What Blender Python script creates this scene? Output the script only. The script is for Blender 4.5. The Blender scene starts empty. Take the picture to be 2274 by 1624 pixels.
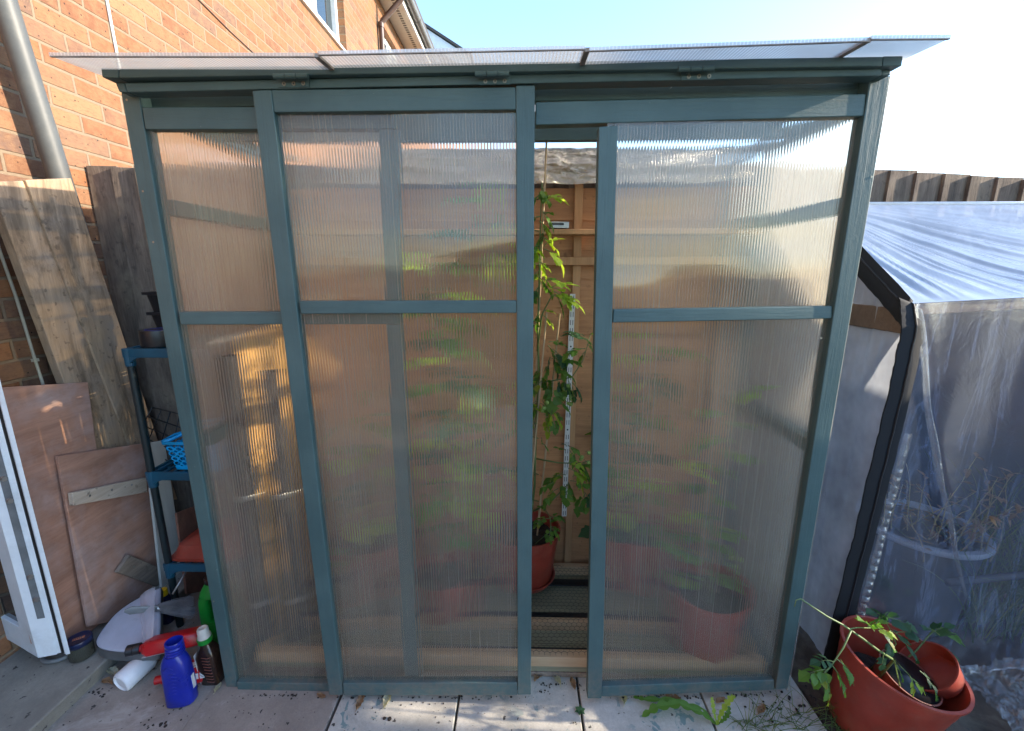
import bpy, math, random
from mathutils import Vector, Matrix, Euler, noise
C = bpy.context.scene.collection
scene = bpy.context.scene
R = math.radians
PI = math.pi

# ---------------------------------------------------------------- camera
CAM = Vector((0, 0, 1.5)); PITCH = R(12.26); YAW = R(1.36); FPX = 970.0
cd = bpy.data.cameras.new('camera'); cam = bpy.data.objects.new('camera', cd); C.objects.link(cam)
cam.location = CAM; cam.rotation_euler = (PI/2 - PITCH, 0, YAW)
cd.sensor_width = 36; cd.lens = FPX/2274*36; cd.clip_start = 0.02; cd.clip_end = 1000
scene.camera = cam

# ---------------------------------------------------------------- world, sun, exposure
SUN_AZ, SUN_EL = R(93), R(20)          # azimuth from +Y towards +X
w = bpy.data.worlds.new('World'); scene.world = w; w.use_nodes = True
wt = w.node_tree; bg = wt.nodes['Background']
sk = wt.nodes.new('ShaderNodeTexSky'); sk.sky_type = 'NISHITA'; sk.sun_disc = False
sk.sun_elevation = SUN_EL; sk.sun_rotation = SUN_AZ; sk.air_density = 1.0; sk.dust_density = 0.5; sk.ozone_density = 3.0
wt.links.new(sk.outputs[0], bg.inputs[0]); bg.inputs[1].default_value = 0.15
sl = bpy.data.lights.new('sun', 'SUN'); so = bpy.data.objects.new('sun', sl); C.objects.link(so)
sl.energy = 2.5; sl.angle = R(0.55); sl.color = (1.0, 0.88, 0.72)
sdir = Vector((math.sin(SUN_AZ)*math.cos(SUN_EL), math.cos(SUN_AZ)*math.cos(SUN_EL), math.sin(SUN_EL)))
so.rotation_euler = sdir.to_track_quat('Z', 'Y').to_euler(); so.location = (8, 0, 8)
vs = scene.view_settings; vs.view_transform = 'Standard'; vs.look = 'None'; vs.gamma = 1.0; vs.exposure = 2.25
scene.cycles.use_denoising = True
scene.cycles.max_bounces = 14; scene.cycles.transmission_bounces = 12; scene.cycles.transparent_max_bounces = 24

# ---------------------------------------------------------------- survey helpers: sight line -> point on a real plane
_fw = Vector((-math.sin(YAW)*math.cos(PITCH), math.cos(YAW)*math.cos(PITCH), -math.sin(PITCH)))
_rt = Vector((math.cos(YAW), math.sin(YAW), 0)); _up = _rt.cross(_fw)
def ray(x, y): return _fw + _rt*((x-1137)/FPX) + _up*((812-y)/FPX)
def atY(x, y, Y): d = ray(x, y); return CAM + d*(Y/d.y)
def atX(x, y, X): d = ray(x, y); return CAM + d*(X/d.x)
def atZ(x, y, Z=0.0): d = ray(x, y); return CAM + d*((Z-1.5)/d.z)
V = Vector

# ---------------------------------------------------------------- mesh collector
class MB:
    def __init__(s): s.v = []; s.f = []; s.m = []; s.uv = {}; s.mi = 0
    def add(s, vs, fs):
        o = len(s.v); s.v += [V(p) for p in vs]
        for f in fs: s.f.append([i+o for i in f]); s.m.append(s.mi)
        return o
    def hexa(s, a, b):                       # two matching quads, a in front
        s.add(list(a)+list(b), [(0,1,2,3),(7,6,5,4),(0,4,5,1),(1,5,6,2),(2,6,7,3),(3,7,4,0)])
    def slab(s, q, off): off = V(off); s.hexa(q, [V(p)+off for p in q])
    def box(s, x0, x1, y0, y1, z0, z1):
        s.hexa([(x0,y0,z1),(x1,y0,z1),(x1,y0,z0),(x0,y0,z0)], [(x0,y1,z1),(x1,y1,z1),(x1,y1,z0),(x0,y1,z0)])
    def obox(s, c, dx, dy, dz, M=None):
        M = M or Matrix.Identity(3); c = V(c)
        def P(a,b,d): return c + M @ V((a*dx/2, b*dy/2, d*dz/2))
        s.hexa([P(-1,-1,1),P(1,-1,1),P(1,-1,-1),P(-1,-1,-1)], [P(-1,1,1),P(1,1,1),P(1,1,-1),P(-1,1,-1)])
    def tube(s, path, r, n=8, cap=True):
        path = [V(p) for p in path]; k = len(path)
        rr = r if isinstance(r, (list, tuple)) else [r]*k
        up = V((0,0,1)); rings = []
        t0 = (path[1]-path[0]).normalized()
        a = t0.cross(up)
        if a.length < 1e-3: a = t0.cross(V((1,0,0)))
        a.normalize()
        for i in range(k):
            t = (path[min(i+1,k-1)]-path[max(i-1,0)])
            if t.length < 1e-9: t = t0
            t.normalize(); a = (a - t*a.dot(t)); a.normalize(); b = t.cross(a)
            rings.append([path[i]+(a*math.cos(2*PI*j/n)+b*math.sin(2*PI*j/n))*rr[i] for j in range(n)])
        o = len(s.v)
        vs = [p for g in rings for p in g]
        fs = [(i*n+j, i*n+(j+1)%n, (i+1)*n+(j+1)%n, (i+1)*n+j) for i in range(k-1) for j in range(n)]
        if cap: fs += [tuple(range(n-1,-1,-1)), tuple((k-1)*n+j for j in range(n))]
        s.add(vs, fs)
    def lathe(s, prof, n=40, M=None, jit=0):  # prof [(r,z)], M Matrix 4x4
        M = M or Matrix.Identity(4); vs = []; k = len(prof)
        for r, z in prof:
            for j in range(n): vs.append(M @ V((r*math.cos(2*PI*j/n), r*math.sin(2*PI*j/n), z)))
        fs = [(i*n+j, i*n+(j+1)%n, (i+1)*n+(j+1)%n, (i+1)*n+j) for i in range(k-1) for j in range(n)]
        if prof[0][0] > 1e-6: fs.append(tuple(range(n-1,-1,-1)))
        if prof[-1][0] > 1e-6: fs.append(tuple((k-1)*n+j for j in range(n)))
        s.add(vs, fs)
    def loft(s, secs, n=32, M=None):          # secs [(z, rx, ry, cx, cy, power)]
        M = M or Matrix.Identity(4); vs = []; k = len(secs)
        for z, rx, ry, cx, cy, p in secs:
            for j in range(n):
                a = 2*PI*j/n; c, d = math.cos(a), math.sin(a)
                vs.append(M @ V((cx+rx*math.copysign(abs(c)**(2/p), c), cy+ry*math.copysign(abs(d)**(2/p), d), z)))
        fs = [(i*n+j, i*n+(j+1)%n, (i+1)*n+(j+1)%n, (i+1)*n+j) for i in range(k-1) for j in range(n)]
        fs += [tuple(range(n-1,-1,-1)), tuple((k-1)*n+j for j in range(n))]
        s.add(vs, fs)
    def grid(s, fn, nu, nv, uv=False):
        vs = [fn(i/nu, j/nv) for j in range(nv+1) for i in range(nu+1)]; W = nu+1
        s.add(vs, [(j*W+i, j*W+i+1, (j+1)*W+i+1, (j+1)*W+i) for j in range(nv) for i in range(nu)])
    def ball(s, c, r, n=10, m=6, sc=(1,1,1)):
        c = V(c)
        prof = [(max(1e-7, r*math.sin(PI*i/m)), -r*math.cos(PI*i/m)) for i in range(m+1)]
        M = Matrix.Translation(c) @ Matrix.Diagonal((sc[0], sc[1], sc[2], 1))
        s.lathe(prof, n, M)
    def holes(s, a, b, c, d, nu, nv, fr, off):  # pierced panel, one rounded hole per cell
        a,b,c,d = map(V,(a,b,c,d)); off = V(off)
        def P(u,v): return (a*(1-u)+b*u)*(1-v)+(d*(1-u)+c*u)*v
        for i in range(nu):
            for j in range(nv):
                u0,u1,v0,v1 = i/nu,(i+1)/nu,j/nv,(j+1)/nv; cu,cv = (u0+u1)/2,(v0+v1)/2
                hu,hv = (u1-u0)/2,(v1-v0)/2; out=[]; inn=[]
                f2 = fr*(0.8+0.35*((i*7+j*13)%5)/4)
                for k in range(8):
                    t = 2*PI*(k+.5)/8; x,y = math.cos(t),math.sin(t); m = max(abs(x),abs(y))
                    out.append(P(cu+hu*x/m, cv+hv*y/m)); inn.append(P(cu+hu*f2*x, cv+hv*f2*y))
                vs = out+inn+[p+off for p in out]+[p+off for p in inn]; fs=[]
                for k in range(8):
                    q=(k+1)%8
                    fs += [(k,q,8+q,8+k),(16+q,16+k,24+k,24+q),(8+k,8+q,24+q,24+k)]
                s.add(vs,fs)
    def build(s, name, mat, parent=None, loc=None, smooth=False, bevel=0, sub=0, ang=None):
        me = bpy.data.meshes.new(name); loc = V(loc) if loc is not None else V((0,0,0))
        me.from_pydata([tuple(p-loc) for p in s.v], [], s.f)
        mats = mat if isinstance(mat, (list, tuple)) else [mat]
        for m in mats: me.materials.append(m)
        if len(mats) > 1: me.polygons.foreach_set('material_index', s.m)
        if smooth: me.polygons.foreach_set('use_smooth', [True]*len(me.polygons))
        me.update()
        o = bpy.data.objects.new(name, me); C.objects.link(o); o.location = loc
        if parent is not None:
            o.parent = parent; base = parent
            T = V(base['wloc']); o.matrix_parent_inverse = Matrix.Translation(-T)
            o['wloc'] = list(loc)
        else: o['wloc'] = list(loc)
        if smooth and ang:
            try: me.set_sharp_from_angle(angle=R(ang))
            except Exception: pass
        if bevel:
            b = o.modifiers.new('bevel', 'BEVEL'); b.width = bevel; b.segments = 2; b.limit_method = 'ANGLE'; b.angle_limit = R(40)
        if sub:
            b = o.modifiers.new('sub', 'SUBSURF'); b.levels = sub; b.render_levels = sub
        return o
def tag(o, label=None, cat=None, group=None, kind=None):
    if label: o['label'] = label
    if cat: o['category'] = cat
    if group: o['group'] = group
    if kind: o['kind'] = kind
    return o
def thing(name, loc, label, cat, group=None):
    o = bpy.data.objects.new(name, None); C.objects.link(o); o.location = loc; o['wloc'] = list(loc)
    o.empty_display_size = 0.05
    return tag(o, label, cat, group)

# ---------------------------------------------------------------- materials
class G:
    def __init__(s, name):
        s.m = bpy.data.materials.new(name); s.m.use_nodes = True; s.t = s.m.node_tree
        s.b = s.t.nodes['Principled BSDF']; s.o = s.t.nodes['Material Output']
    def n(s, ty, **kw):
        x = s.t.nodes.new('ShaderNode'+ty)
        for k, v in kw.items():
            if k.startswith('_'): setattr(x, k[1:], v)
            else: s.set(x.inputs[k.replace('__', ' ')], v)
        return x
    def set(s, inp, v):
        if isinstance(v, bpy.types.NodeSocket): s.t.links.new(v, inp)
        else: inp.default_value = v
    def math(s, op, a, b=0.0, c=0.0, clamp=False):
        x = s.t.nodes.new('ShaderNodeMath'); x.operation = op; x.use_clamp = clamp
        for i, v in enumerate((a, b, c)): s.set(x.inputs[i], v)
        return x.outputs[0]
    def ramp(s, f, stops, interp='LINEAR'):
        x = s.t.nodes.new('ShaderNodeValToRGB'); s.set(x.inputs[0], f); r = x.color_ramp; r.interpolation = interp
        while len(r.elements) > 1: r.elements.remove(r.elements[-1])
        r.elements[0].position = stops[0][0]; r.elements[0].color = stops[0][1]
        for p, c in stops[1:]:
            e = r.elements.new(p); e.color = c
        return x.outputs[0]
    def mix(s, f, a, b, bl='MIX'):
        x = s.t.nodes.new('ShaderNodeMix'); x.data_type = 'RGBA'; x.blend_type = bl
        s.set(x.inputs[0], f); s.set(x.inputs[6], a); s.set(x.inputs[7], b); return x.outputs[2]
    def co(s, which='Object', scale=(1,1,1), rot=(0,0,0)):
        x = s.n('TexCoord'); mp = s.n('Mapping'); s.t.links.new(x.outputs[which], mp.inputs[0])
        mp.inputs['Scale'].default_value = scale; mp.inputs['Rotation'].default_value = rot; return mp.outputs[0]
    def noise(s, vec, scale, detail=6, rough=.6, dist=0):
        x = s.n('TexNoise'); s.set(x.inputs['Vector'], vec); x.inputs['Scale'].default_value = scale
        x.inputs['Detail'].default_value = detail; x.inputs['Roughness'].default_value = rough; x.inputs['Distortion'].default_value = dist
        return x.outputs['Fac']
    def bump(s, h, strength=.3, dist=.002, nrm=None):
        x = s.n('Bump'); x.inputs['Strength'].default_value = strength; x.inputs['Distance'].default_value = dist
        s.set(x.inputs['Height'], h)
        if nrm is not None: s.set(x.inputs['Normal'], nrm)
        return x.outputs[0]
    def P(s, **kw):
        for k, v in kw.items(): s.set(s.b.inputs[k.replace('__', ' ')], v)
        return s.m
    def shader(s, ty, **kw): return s.n(ty, **kw).outputs[0]
    def mixs(s, f, a, b):
        x = s.t.nodes.new('ShaderNodeMixShader'); s.set(x.inputs[0], f); s.set(x.inputs[1], a); s.set(x.inputs[2], b); return x.outputs[0]
    def out(s, sh): s.t.links.new(sh, s.o.inputs[0]); return s.m
def c4(r, g, b): return (r, g, b, 1)

def wood(name, c1, c2, axis='z', scale=1.0, rough=.75, bump=.5, spots=0.0, spotcol=(.02,.015,.01), blotch=None, fine=1.0, stain=0.0):
    g = G(name); sc = {'x': (1.2,14,14), 'y': (14,1.2,14), 'z': (14,14,1.2)}[axis]
    v = g.co('Object', tuple(a*scale for a in sc))
    n1 = g.noise(v, 2.2, 8, .65, .6); n2 = g.noise(v, 11*fine, 5, .7)
    f = g.math('ADD', g.math('MULTIPLY', n1, .65), g.math('MULTIPLY', n2, .35))
    col = g.ramp(f, [(.32, c4(*c2)), (.5, c4(*[(a+b)/2 for a, b in zip(c1, c2)])), (.66, c4(*c1))])
    vo = g.co('Object')
    if blotch:
        bn = g.noise(vo, 6, 5, .6); col = g.mix(g.ramp(bn, [(.45, c4(0,0,0)), (.68, c4(1,1,1))]), col, c4(*blotch))
    if stain:
        s1 = g.noise(g.co('Object', {'x': (1,4,4), 'y': (4,1,4), 'z': (4,4,1)}[axis]), 3.2, 8, .72, .7); col = g.mix(g.math('MULTIPLY', g.ramp(s1, [(.46, c4(0,0,0)), (.66, c4(1,1,1))]), stain), col, c4(*[x*.55 for x in c2]))
    if spots:
        sn = g.noise(vo, 38, 3, .5); col = g.mix(g.math('MULTIPLY', g.ramp(sn, [(.62, c4(0,0,0)), (.7, c4(1,1,1))]), spots), col, c4(*spotcol))
    return g.P(Base__Color=col, Roughness=rough, Normal=g.bump(f, bump, .004))
def plastic(name, col, rough=.4, var=.12, bump=.05, trans=0, dirt=0, dirtcol=(.12,.1,.08)):
    g = G(name); v = g.co('Object'); n = g.noise(v, 14, 5, .6)
    c = g.mix(g.ramp(n, [(.35, c4(0,0,0)), (.7, c4(1,1,1))]), c4(*[a*(1-var) for a in col]), c4(*[min(1, a*(1+var)) for a in col]))
    if dirt:
        d = g.noise(v, 9, 8, .75); c = g.mix(g.math('MULTIPLY', g.ramp(d, [(.48, c4(0,0,0)), (.72, c4(1,1,1))]), dirt), c, c4(*dirtcol))
    return g.P(Base__Color=c, Roughness=g.math('ADD', rough-.08, g.math('MULTIPLY', n, .16)), Normal=g.bump(g.noise(v, 60, 4), bump, .002), Transmission__Weight=trans)

M = {}
def paint(axis):
    g = G('teal_paint_'+axis); sc = {'x': (2,40,40), 'z': (40,40,2)}[axis]
    v = g.co('Object', sc); gr = g.noise(v, 2.5, 7, .65, .8); vo = g.co('Object'); pat = g.noise(vo, 5, 6, .6)
    c = g.mix(g.ramp(pat, [(.35, c4(0,0,0)), (.7, c4(1,1,1))]), c4(.042,.088,.090), c4(.064,.118,.117))
    c = g.mix(g.math('MULTIPLY', g.ramp(gr, [(.3, c4(1,1,1)), (.48, c4(0,0,0))]), .25), c, c4(.024,.05,.055))
    sp = g.n('SeparateXYZ', Vector=g.n('NewGeometry').outputs['Position']); low = g.n('MapRange', Value=sp.outputs[2]); low.inputs['From Min'].default_value = .22; low.inputs['From Max'].default_value = .0
    mud = g.math('MULTIPLY', low.outputs[0], g.ramp(g.noise(vo, 26, 7, .75), [(.42, c4(0,0,0)), (.62, c4(1,1,1))])); c = g.mix(g.math('MULTIPLY', mud, .75), c, c4(.16,.135,.11))
    kn = g.n('TexVoronoi', Vector=g.co('Object', {'x': (.6,5,5), 'z': (5,5,.6)}[axis]), Scale=1.4); km = g.ramp(kn.outputs['Distance'], [(.03, c4(1,1,1)), (.09, c4(0,0,0))]); c = g.mix(g.math('MULTIPLY', km, .45), c, c4(.025,.05,.055))
    chip = g.noise(vo, 55, 4, .6); c = g.mix(g.ramp(chip, [(.735, c4(0,0,0)), (.76, c4(1,1,1))]), c, c4(.30,.34,.33))
    h = g.math('ADD', gr, g.math('MULTIPLY', g.noise(vo, 90, 3), .35))
    M['paint_'+axis] = g.P(Base__Color=c, Roughness=.5, Normal=g.bump(h, .42, .003))
paint('x'); paint('z')

def brick_mat(name, lo=1.0):
    g = G(name); tc = g.n('TexCoord'); sp = g.n('SeparateXYZ', Vector=tc.outputs['Object'])
    wob = g.noise(tc.outputs['Object'], 9, 4); wv = g.math('MULTIPLY', g.math('SUBTRACT', wob, .5), .012)
    u = g.math('ADD', g.math('ADD', sp.outputs[0], sp.outputs[1]), wv); z = g.math('ADD', sp.outputs[2], g.math('MULTIPLY', wv, .6))
    CH, BL = .0775, .2325
    zr = g.math('DIVIDE', z, CH); row = g.math('FLOOR', zr); fz = g.math('FRACT', zr)
    ur = g.math('ADD', g.math('DIVIDE', u, BL), g.math('MULTIPLY', g.math('FLOORED_MODULO', row, 2), .5))
    col = g.math('FLOOR', ur); fu = g.math('FRACT', ur)
    du = g.math('MULTIPLY', g.math('MINIMUM', fu, g.math('SUBTRACT', 1, fu)), BL)
    dz = g.math('MULTIPLY', g.math('MINIMUM', fz, g.math('SUBTRACT', 1, fz)), CH)
    d = g.math('MINIMUM', du, dz)
    edge = g.n('MapRange', Value=d); edge.inputs['From Min'].default_value = .0045; edge.inputs['From Max'].default_value = .0075
    br = edge.outputs[0]
    cv = g.n('CombineXYZ', X=col, Y=row); wn = g.n('TexWhiteNoise', Vector=cv.outputs[0])
    base = g.ramp(wn.outputs['Value'], [(0, c4(.36,.15,.07)), (.22, c4(.52,.20,.075)), (.42, c4(.60,.27,.12)), (.6, c4(.44,.24,.14)), (.72, c4(.34,.19,.125)), (.86, c4(.62,.24,.085)), (1, c4(.66,.34,.16))])
    vo = tc.outputs['Object']
    n1 = g.noise(vo, 22, 8, .7); base = g.mix(g.math('MULTIPLY', g.ramp(n1, [(.4, c4(0,0,0)), (.65, c4(1,1,1))]), .6), base, c4(.68,.36,.17))
    st = g.n('Mapping', Vector=vo); st.inputs['Scale'].default_value = (14,14,45)
    n2 = g.noise(st.outputs[0], 3.0, 6, .7); base = g.mix(g.math('MULTIPLY', g.ramp(n2, [(.5, c4(0,0,0)), (.68, c4(1,1,1))]), .5), base, c4(.24,.095,.05))
    # darker bloom in brick centres and black iron spots
    pit = g.n('TexVoronoi', Vector=vo, Scale=42.0); pm = g.ramp(pit.outputs['Distance'], [(.10, c4(1,1,1)), (.16, c4(0,0,0))])
    pr = g.n('TexWhiteNoise', Vector=pit.outputs['Position']); pm2 = g.math('MULTIPLY', pm, g.math('GREATER_THAN', pr.outputs['Value'], .62))
    base = g.mix(pm2, base, c4(.06,.04,.035))
    mn = g.noise(vo, 70, 6, .7); mort = g.mix(mn, c4(.42,.29,.17), c4(.62,.46,.30))
    c = g.mix(br, mort, base)
    if lo != 1: c = g.mix(1.0, c, c4(lo, lo, lo), 'MULTIPLY')
    h = g.math('ADD', g.math('MULTIPLY', br, 1.0), g.math('ADD', g.math('MULTIPLY', g.noise(vo, 130, 5, .7), .35), g.math('MULTIPLY', pm2, -.5)))
    return g.P(Base__Color=c, Roughness=.85, Normal=g.bump(h, .8, .006))
M['brick'] = brick_mat('orange_brick', .40); M['brick_dark'] = brick_mat('red_brick', .45)

def concrete(name, a, b, stain, splat=None):
    g = G(name); v = g.co('Object'); n = g.noise(v, 7, 9, .7); f = g.noise(v, 160, 4, .7)
    c = g.ramp(n, [(.36, c4(*b)), (.62, c4(*a))]); c = g.mix(g.math('MULTIPLY', f, .7), c, c4(*[x*.55 for x in b]))
    s = g.noise(v, 3.1, 8, .75, .8); c = g.mix(g.math('MULTIPLY', g.ramp(s, [(.52, c4(0,0,0)), (.66, c4(1,1,1))]), .7), c, c4(*stain))
    k = g.noise(v, 45, 3, .5); c = g.mix(g.ramp(k, [(.67, c4(0,0,0)), (.71, c4(1,1,1))]), c, c4(.05,.045,.04))
    if splat:
        p = g.noise(v, 17, 4, .55, 1.2); q = g.noise(v, 2.6, 2); q = g.ramp(q, [(.48, c4(0,0,0)), (.56, c4(1,1,1))])
        c = g.mix(g.math('MULTIPLY', g.math('MULTIPLY', g.ramp(p, [(.58, c4(0,0,0)), (.61, c4(1,1,1))]), q), .85), c, c4(*splat))
    h = g.math('ADD', n, g.math('MULTIPLY', f, .6))
    return g.P(Base__Color=c, Roughness=.88, Normal=g.bump(h, .5, .004))
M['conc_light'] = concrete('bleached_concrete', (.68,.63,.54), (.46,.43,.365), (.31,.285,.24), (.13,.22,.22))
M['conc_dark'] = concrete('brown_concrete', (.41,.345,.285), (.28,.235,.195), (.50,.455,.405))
M['conc_step'] = concrete('grey_concrete', (.36,.33,.27), (.25,.23,.19), (.19,.17,.14))
M['soil'] = concrete('dry_soil', (.14,.10,.07), (.07,.05,.035), (.18,.15,.10))

M['fence'] = wood('weathered_fence', (.28,.205,.15), (.085,.062,.046), 'z', 1.0, .9, .9, .35, (.03,.025,.02), (.26,.20,.14), 1.0, .6)
M['plank'] = wood('scaffold_plank', (.62,.42,.25), (.20,.13,.075), 'z', .7, .85, .9, .55, (.09,.06,.04), (.33,.255,.19), 1.0, .75)
M['ply'] = wood('red_plywood', (.56,.30,.20), (.31,.155,.10), 'y', .5, .7, .3, .15, (.16,.10,.07), (.48,.33,.28), 1.6, .35)
M['pine'] = wood('pine_timber', (.60,.40,.23), (.44,.27,.14), 'x', .7, .7, .3)
M['cleat'] = wood('grey_pine_cleat', (.70,.57,.43), (.42,.31,.22), 'y', 1.0, .8, .5, .5)
M['oldcleat'] = wood('old_brown_offcut', (.34,.25,.18), (.15,.11,.08), 'y', 1.0, .8, .5, .4)
M['lap'] = wood('larch_lap_panel', (.58,.29,.13), (.34,.16,.07), 'x', .7, .8, .8, .35, (.10,.05,.03))
M['batten'] = wood('larch_batten', (.58,.32,.15), (.39,.20,.09), 'z', .8, .75, .4)
M['whiteboard'] = wood('pale_board', (.74,.69,.58), (.58,.53,.43), 'z', .5, .7, .2)
M['darkwood'] = wood('dark_ply', (.30,.14,.09), (.15,.07,.045), 'x', .6, .7, .3)
M['deck'] = wood('grey_green_slat', (.34,.31,.19), (.20,.18,.11), 'x', .8, .85, .5)
M['cane'] = wood('bamboo', (.55,.42,.26), (.38,.26,.14), 'z', 1.5, .5, .2)
M['screen'] = wood('golden_cane_screen', (.85,.53,.18), (.58,.32,.10), 'z', 1.2, .5, .3)
M['tentbar'] = wood('brown_tent_bar', (.20,.14,.10), (.10,.07,.05), 'x', 1, .7, .3)

M['pot'] = plastic('terracotta_plastic', (.30,.045,.026), .42, .16, .08, 0, .45, (.27,.12,.08))
M['pot_dark'] = plastic('dark_terracotta', (.20,.055,.035), .45, .12, .06, 0, .3, (.12,.06,.04))
M['black'] = plastic('black_plastic', (.012,.013,.015), .35)
M['black_matte'] = plastic('black_fabric', (.003,.005,.008), .8, .2, .3)
M['teal'] = plastic('teal_plastic', (.006,.07,.115), .35, .15, .05, 0, .2, (.05,.09,.1))
M['darkleg'] = plastic('dark_green_leg', (.008,.018,.02), .4)
M['blue'] = plastic('royal_blue_plastic', (.006,.018,.28), .3, .15, .05, 0, .15, (.12,.12,.25))
M['skyblue'] = plastic('sky_blue_plastic', (.0,.33,.68), .35)
M['red'] = plastic('red_plastic', (.50,.012,.018), .3)
M['green'] = plastic('green_plastic', (.004,.20,.022), .35, .15)
M['brown'] = plastic('brown_plastic', (.028,.013,.009), .25)
M['white'] = plastic('white_plastic', (.78,.78,.78), .4, .05, .05, 0, .25, (.4,.38,.34))
M['upvc'] = plastic('white_upvc', (.74,.77,.77), .35, .04, .03, 0, .35, (.36,.35,.31))
M['offwhite'] = plastic('dirty_white', (.50,.47,.40), .5, .1, .1, 0, .5)
M['yellow'] = plastic('yellow_cap', (.75,.45,.01), .35)
M['navy'] = plastic('navy_lid', (.008,.014,.05), .3)
M['label'] = plastic('white_label', (.72,.70,.68), .5, .08)
M['orange'] = plastic('orange_print', (.5,.16,.08), .5)
M['darkprint'] = plastic('dark_print', (.08,.07,.07), .5)
M['greylid'] = plastic('pale_grey_lid', (.44,.45,.51), .3, .06, .04, 0, .3, (.3,.3,.3))
M['greyrim'] = plastic('dark_grey_rim', (.11,.115,.115), .5, .15)
M['pipe'] = plastic('grey_pvc_pipe', (.07,.072,.068), .5, .08, .03, 0, .3, (.16,.15,.12))
M['brownpipe'] = plastic('brown_pipe', (.075,.045,.035), .4)
M['gutter'] = plastic('dark_grey_gutter', (.13,.13,.125), .4)
M['soffit'] = plastic('cream_soffit', (.68,.64,.52), .5, .05)
M['jointgrime'] = plastic('grimy_edge', (.24,.215,.19), .7, .4, .2)
M['vent'] = plastic('vent_slot', (.16,.14,.11), .7)
M['tile'] = plastic('dark_roof_tile', (.06,.055,.05), .8)
M['cable'] = plastic('cream_cable', (.62,.58,.44), .5)
M['darktube'] = plastic('dark_tube', (.035,.033,.035), .4)
M['tub'] = plastic('grey_tub', (.30,.32,.36), .5); M['tub_dark'] = plastic('dark_tub', (.05,.055,.065), .5)
M['bristle'] = plastic('grey_bristle', (.14,.14,.14), .9, .4, .8)
M['greymetal'] = plastic('grey_handle', (.16,.17,.17), .35, .25, .2, 0, .4, (.08,.08,.08))
M['tentshade'] = plastic('dark_tent_shade', (.035,.042,.055), .8, .2, .3)  # dark colour standing in for the shade behind the tent film
M['seal'] = plastic('black_gasket', (.01,.01,.01), .5)
def metal(name, col, rough, bump=.2):
    g = G(name); v = g.co('Object'); n = g.noise(v, 25, 6)
    return g.P(Base__Color=c4(*col), Metallic=1.0, Roughness=g.math('ADD', rough-.1, g.math('MULTIPLY', n, .2)), Normal=g.bump(n, bump, .002))
M['screw'] = metal('zinc_screw', (.30,.28,.23), .5)
M['wire'] = plastic('dark_green_wire', (.02,.028,.022), .5)
M['steel'] = metal('grey_steel', (.35,.35,.34), .45)
def foil():
    g = G('silver_foil'); v = g.co('Object'); n = g.noise(v, 9, 8, .62, 1.2)
    h = g.math('ABSOLUTE', g.math('SUBTRACT', n, .5))
    M['foil'] = g.P(Base__Color=c4(.72,.70,.66), Metallic=1.0, Roughness=.14, Normal=g.bump(h, 1.0, .05))
foil()
M['upright'] = plastic('white_steel_upright', (.70,.70,.67), .4, .05)
M['slot'] = plastic('dark_slot', (.02,.02,.02), .8)

def leafmat(name, a, b, yellow=.15, tr=.45):
    g = G(name); ge = g.n('NewGeometry'); v = g.co('Object')
    c = g.ramp(ge.outputs['Random Per Island'], [(0, c4(*b)), (.6, c4(*a)), (1-yellow, c4(*a)), (1, c4(.30,.26,.03))])
    n = g.noise(v, 60, 4); c = g.mix(g.math('MULTIPLY', n, .5), c, c4(*[x*1.5 for x in a]))
    c2 = g.mix(1.0, c, c4(1.7,1.9,.9), 'MULTIPLY')
    g.P(Base__Color=c, Roughness=.55, Normal=g.bump(g.noise(v, 110, 3), .5, .002))
    t = g.shader('BsdfTranslucent', Color=c2)
    M[name] = g.out(g.mixs(tr, g.b.outputs[0], t))
leafmat('leaf', (.10,.20,.035), (.055,.125,.03)); leafmat('leaf_dark', (.04,.10,.045), (.025,.07,.04), .05, .35)
leafmat('leaf_lime', (.31,.39,.06), (.18,.29,.045), .2, .55); leafmat('dryleaf', (.26,.15,.08), (.16,.09,.055), .0, .25)
leafmat('paleleaf', (.42,.38,.27), (.30,.27,.2), .0, .25); leafmat('grass', (.10,.15,.04), (.07,.11,.03), .15); leafmat('straw', (.42,.34,.20), (.26,.19,.11), 0, .3)
M['stem'] = plastic('green_stem', (.13,.19,.06), .5, .25); M['tomato'] = plastic('green_tomato', (.22,.32,.07), .3)
M['compost'] = concrete('dark_compost', (.05,.037,.028), (.02,.015,.012), (.03,.022,.018))

def front_poly():
    # ribbed twin-wall sheet: the ribs are modelled, webs scatter a little light
    g = G('clear_twinwall'); uv = g.n('UVMap'); sp = g.n('SeparateXYZ', Vector=uv.outputs[0])
    fr = g.math('FRACT', sp.outputs[0]); d = g.math('ABSOLUTE', g.math('SUBTRACT', fr, .5))
    web = g.ramp(d, [(.05, c4(1,1,1)), (.14, c4(0,0,0))])
    rnd = g.n('TexWhiteNoise', _noise_dimensions='1D', W=g.math('FLOOR', sp.outputs[0]))
    v = g.co('Object', (1,1,.25)); dirt = g.noise(v, 7, 6, .7)
    fac = g.math('ADD', g.math('ADD', .026, g.math('MULTIPLY', web, g.math('ADD', .15, g.math('MULTIPLY', rnd.outputs['Value'], .13)))), g.math('MULTIPLY', g.math('POWER', dirt, 3), .24))
    gl = g.shader('BsdfGlass', Color=c4(.99,.98,.955), Roughness=.0, IOR=1.45)
    df = g.mixs(.5, g.shader('BsdfDiffuse', Color=c4(.80,.74,.62)), g.shader('BsdfTranslucent', Color=c4(.90,.84,.72)))
    M['poly'] = g.out(g.mixs(fac, gl, df))
front_poly()
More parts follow.
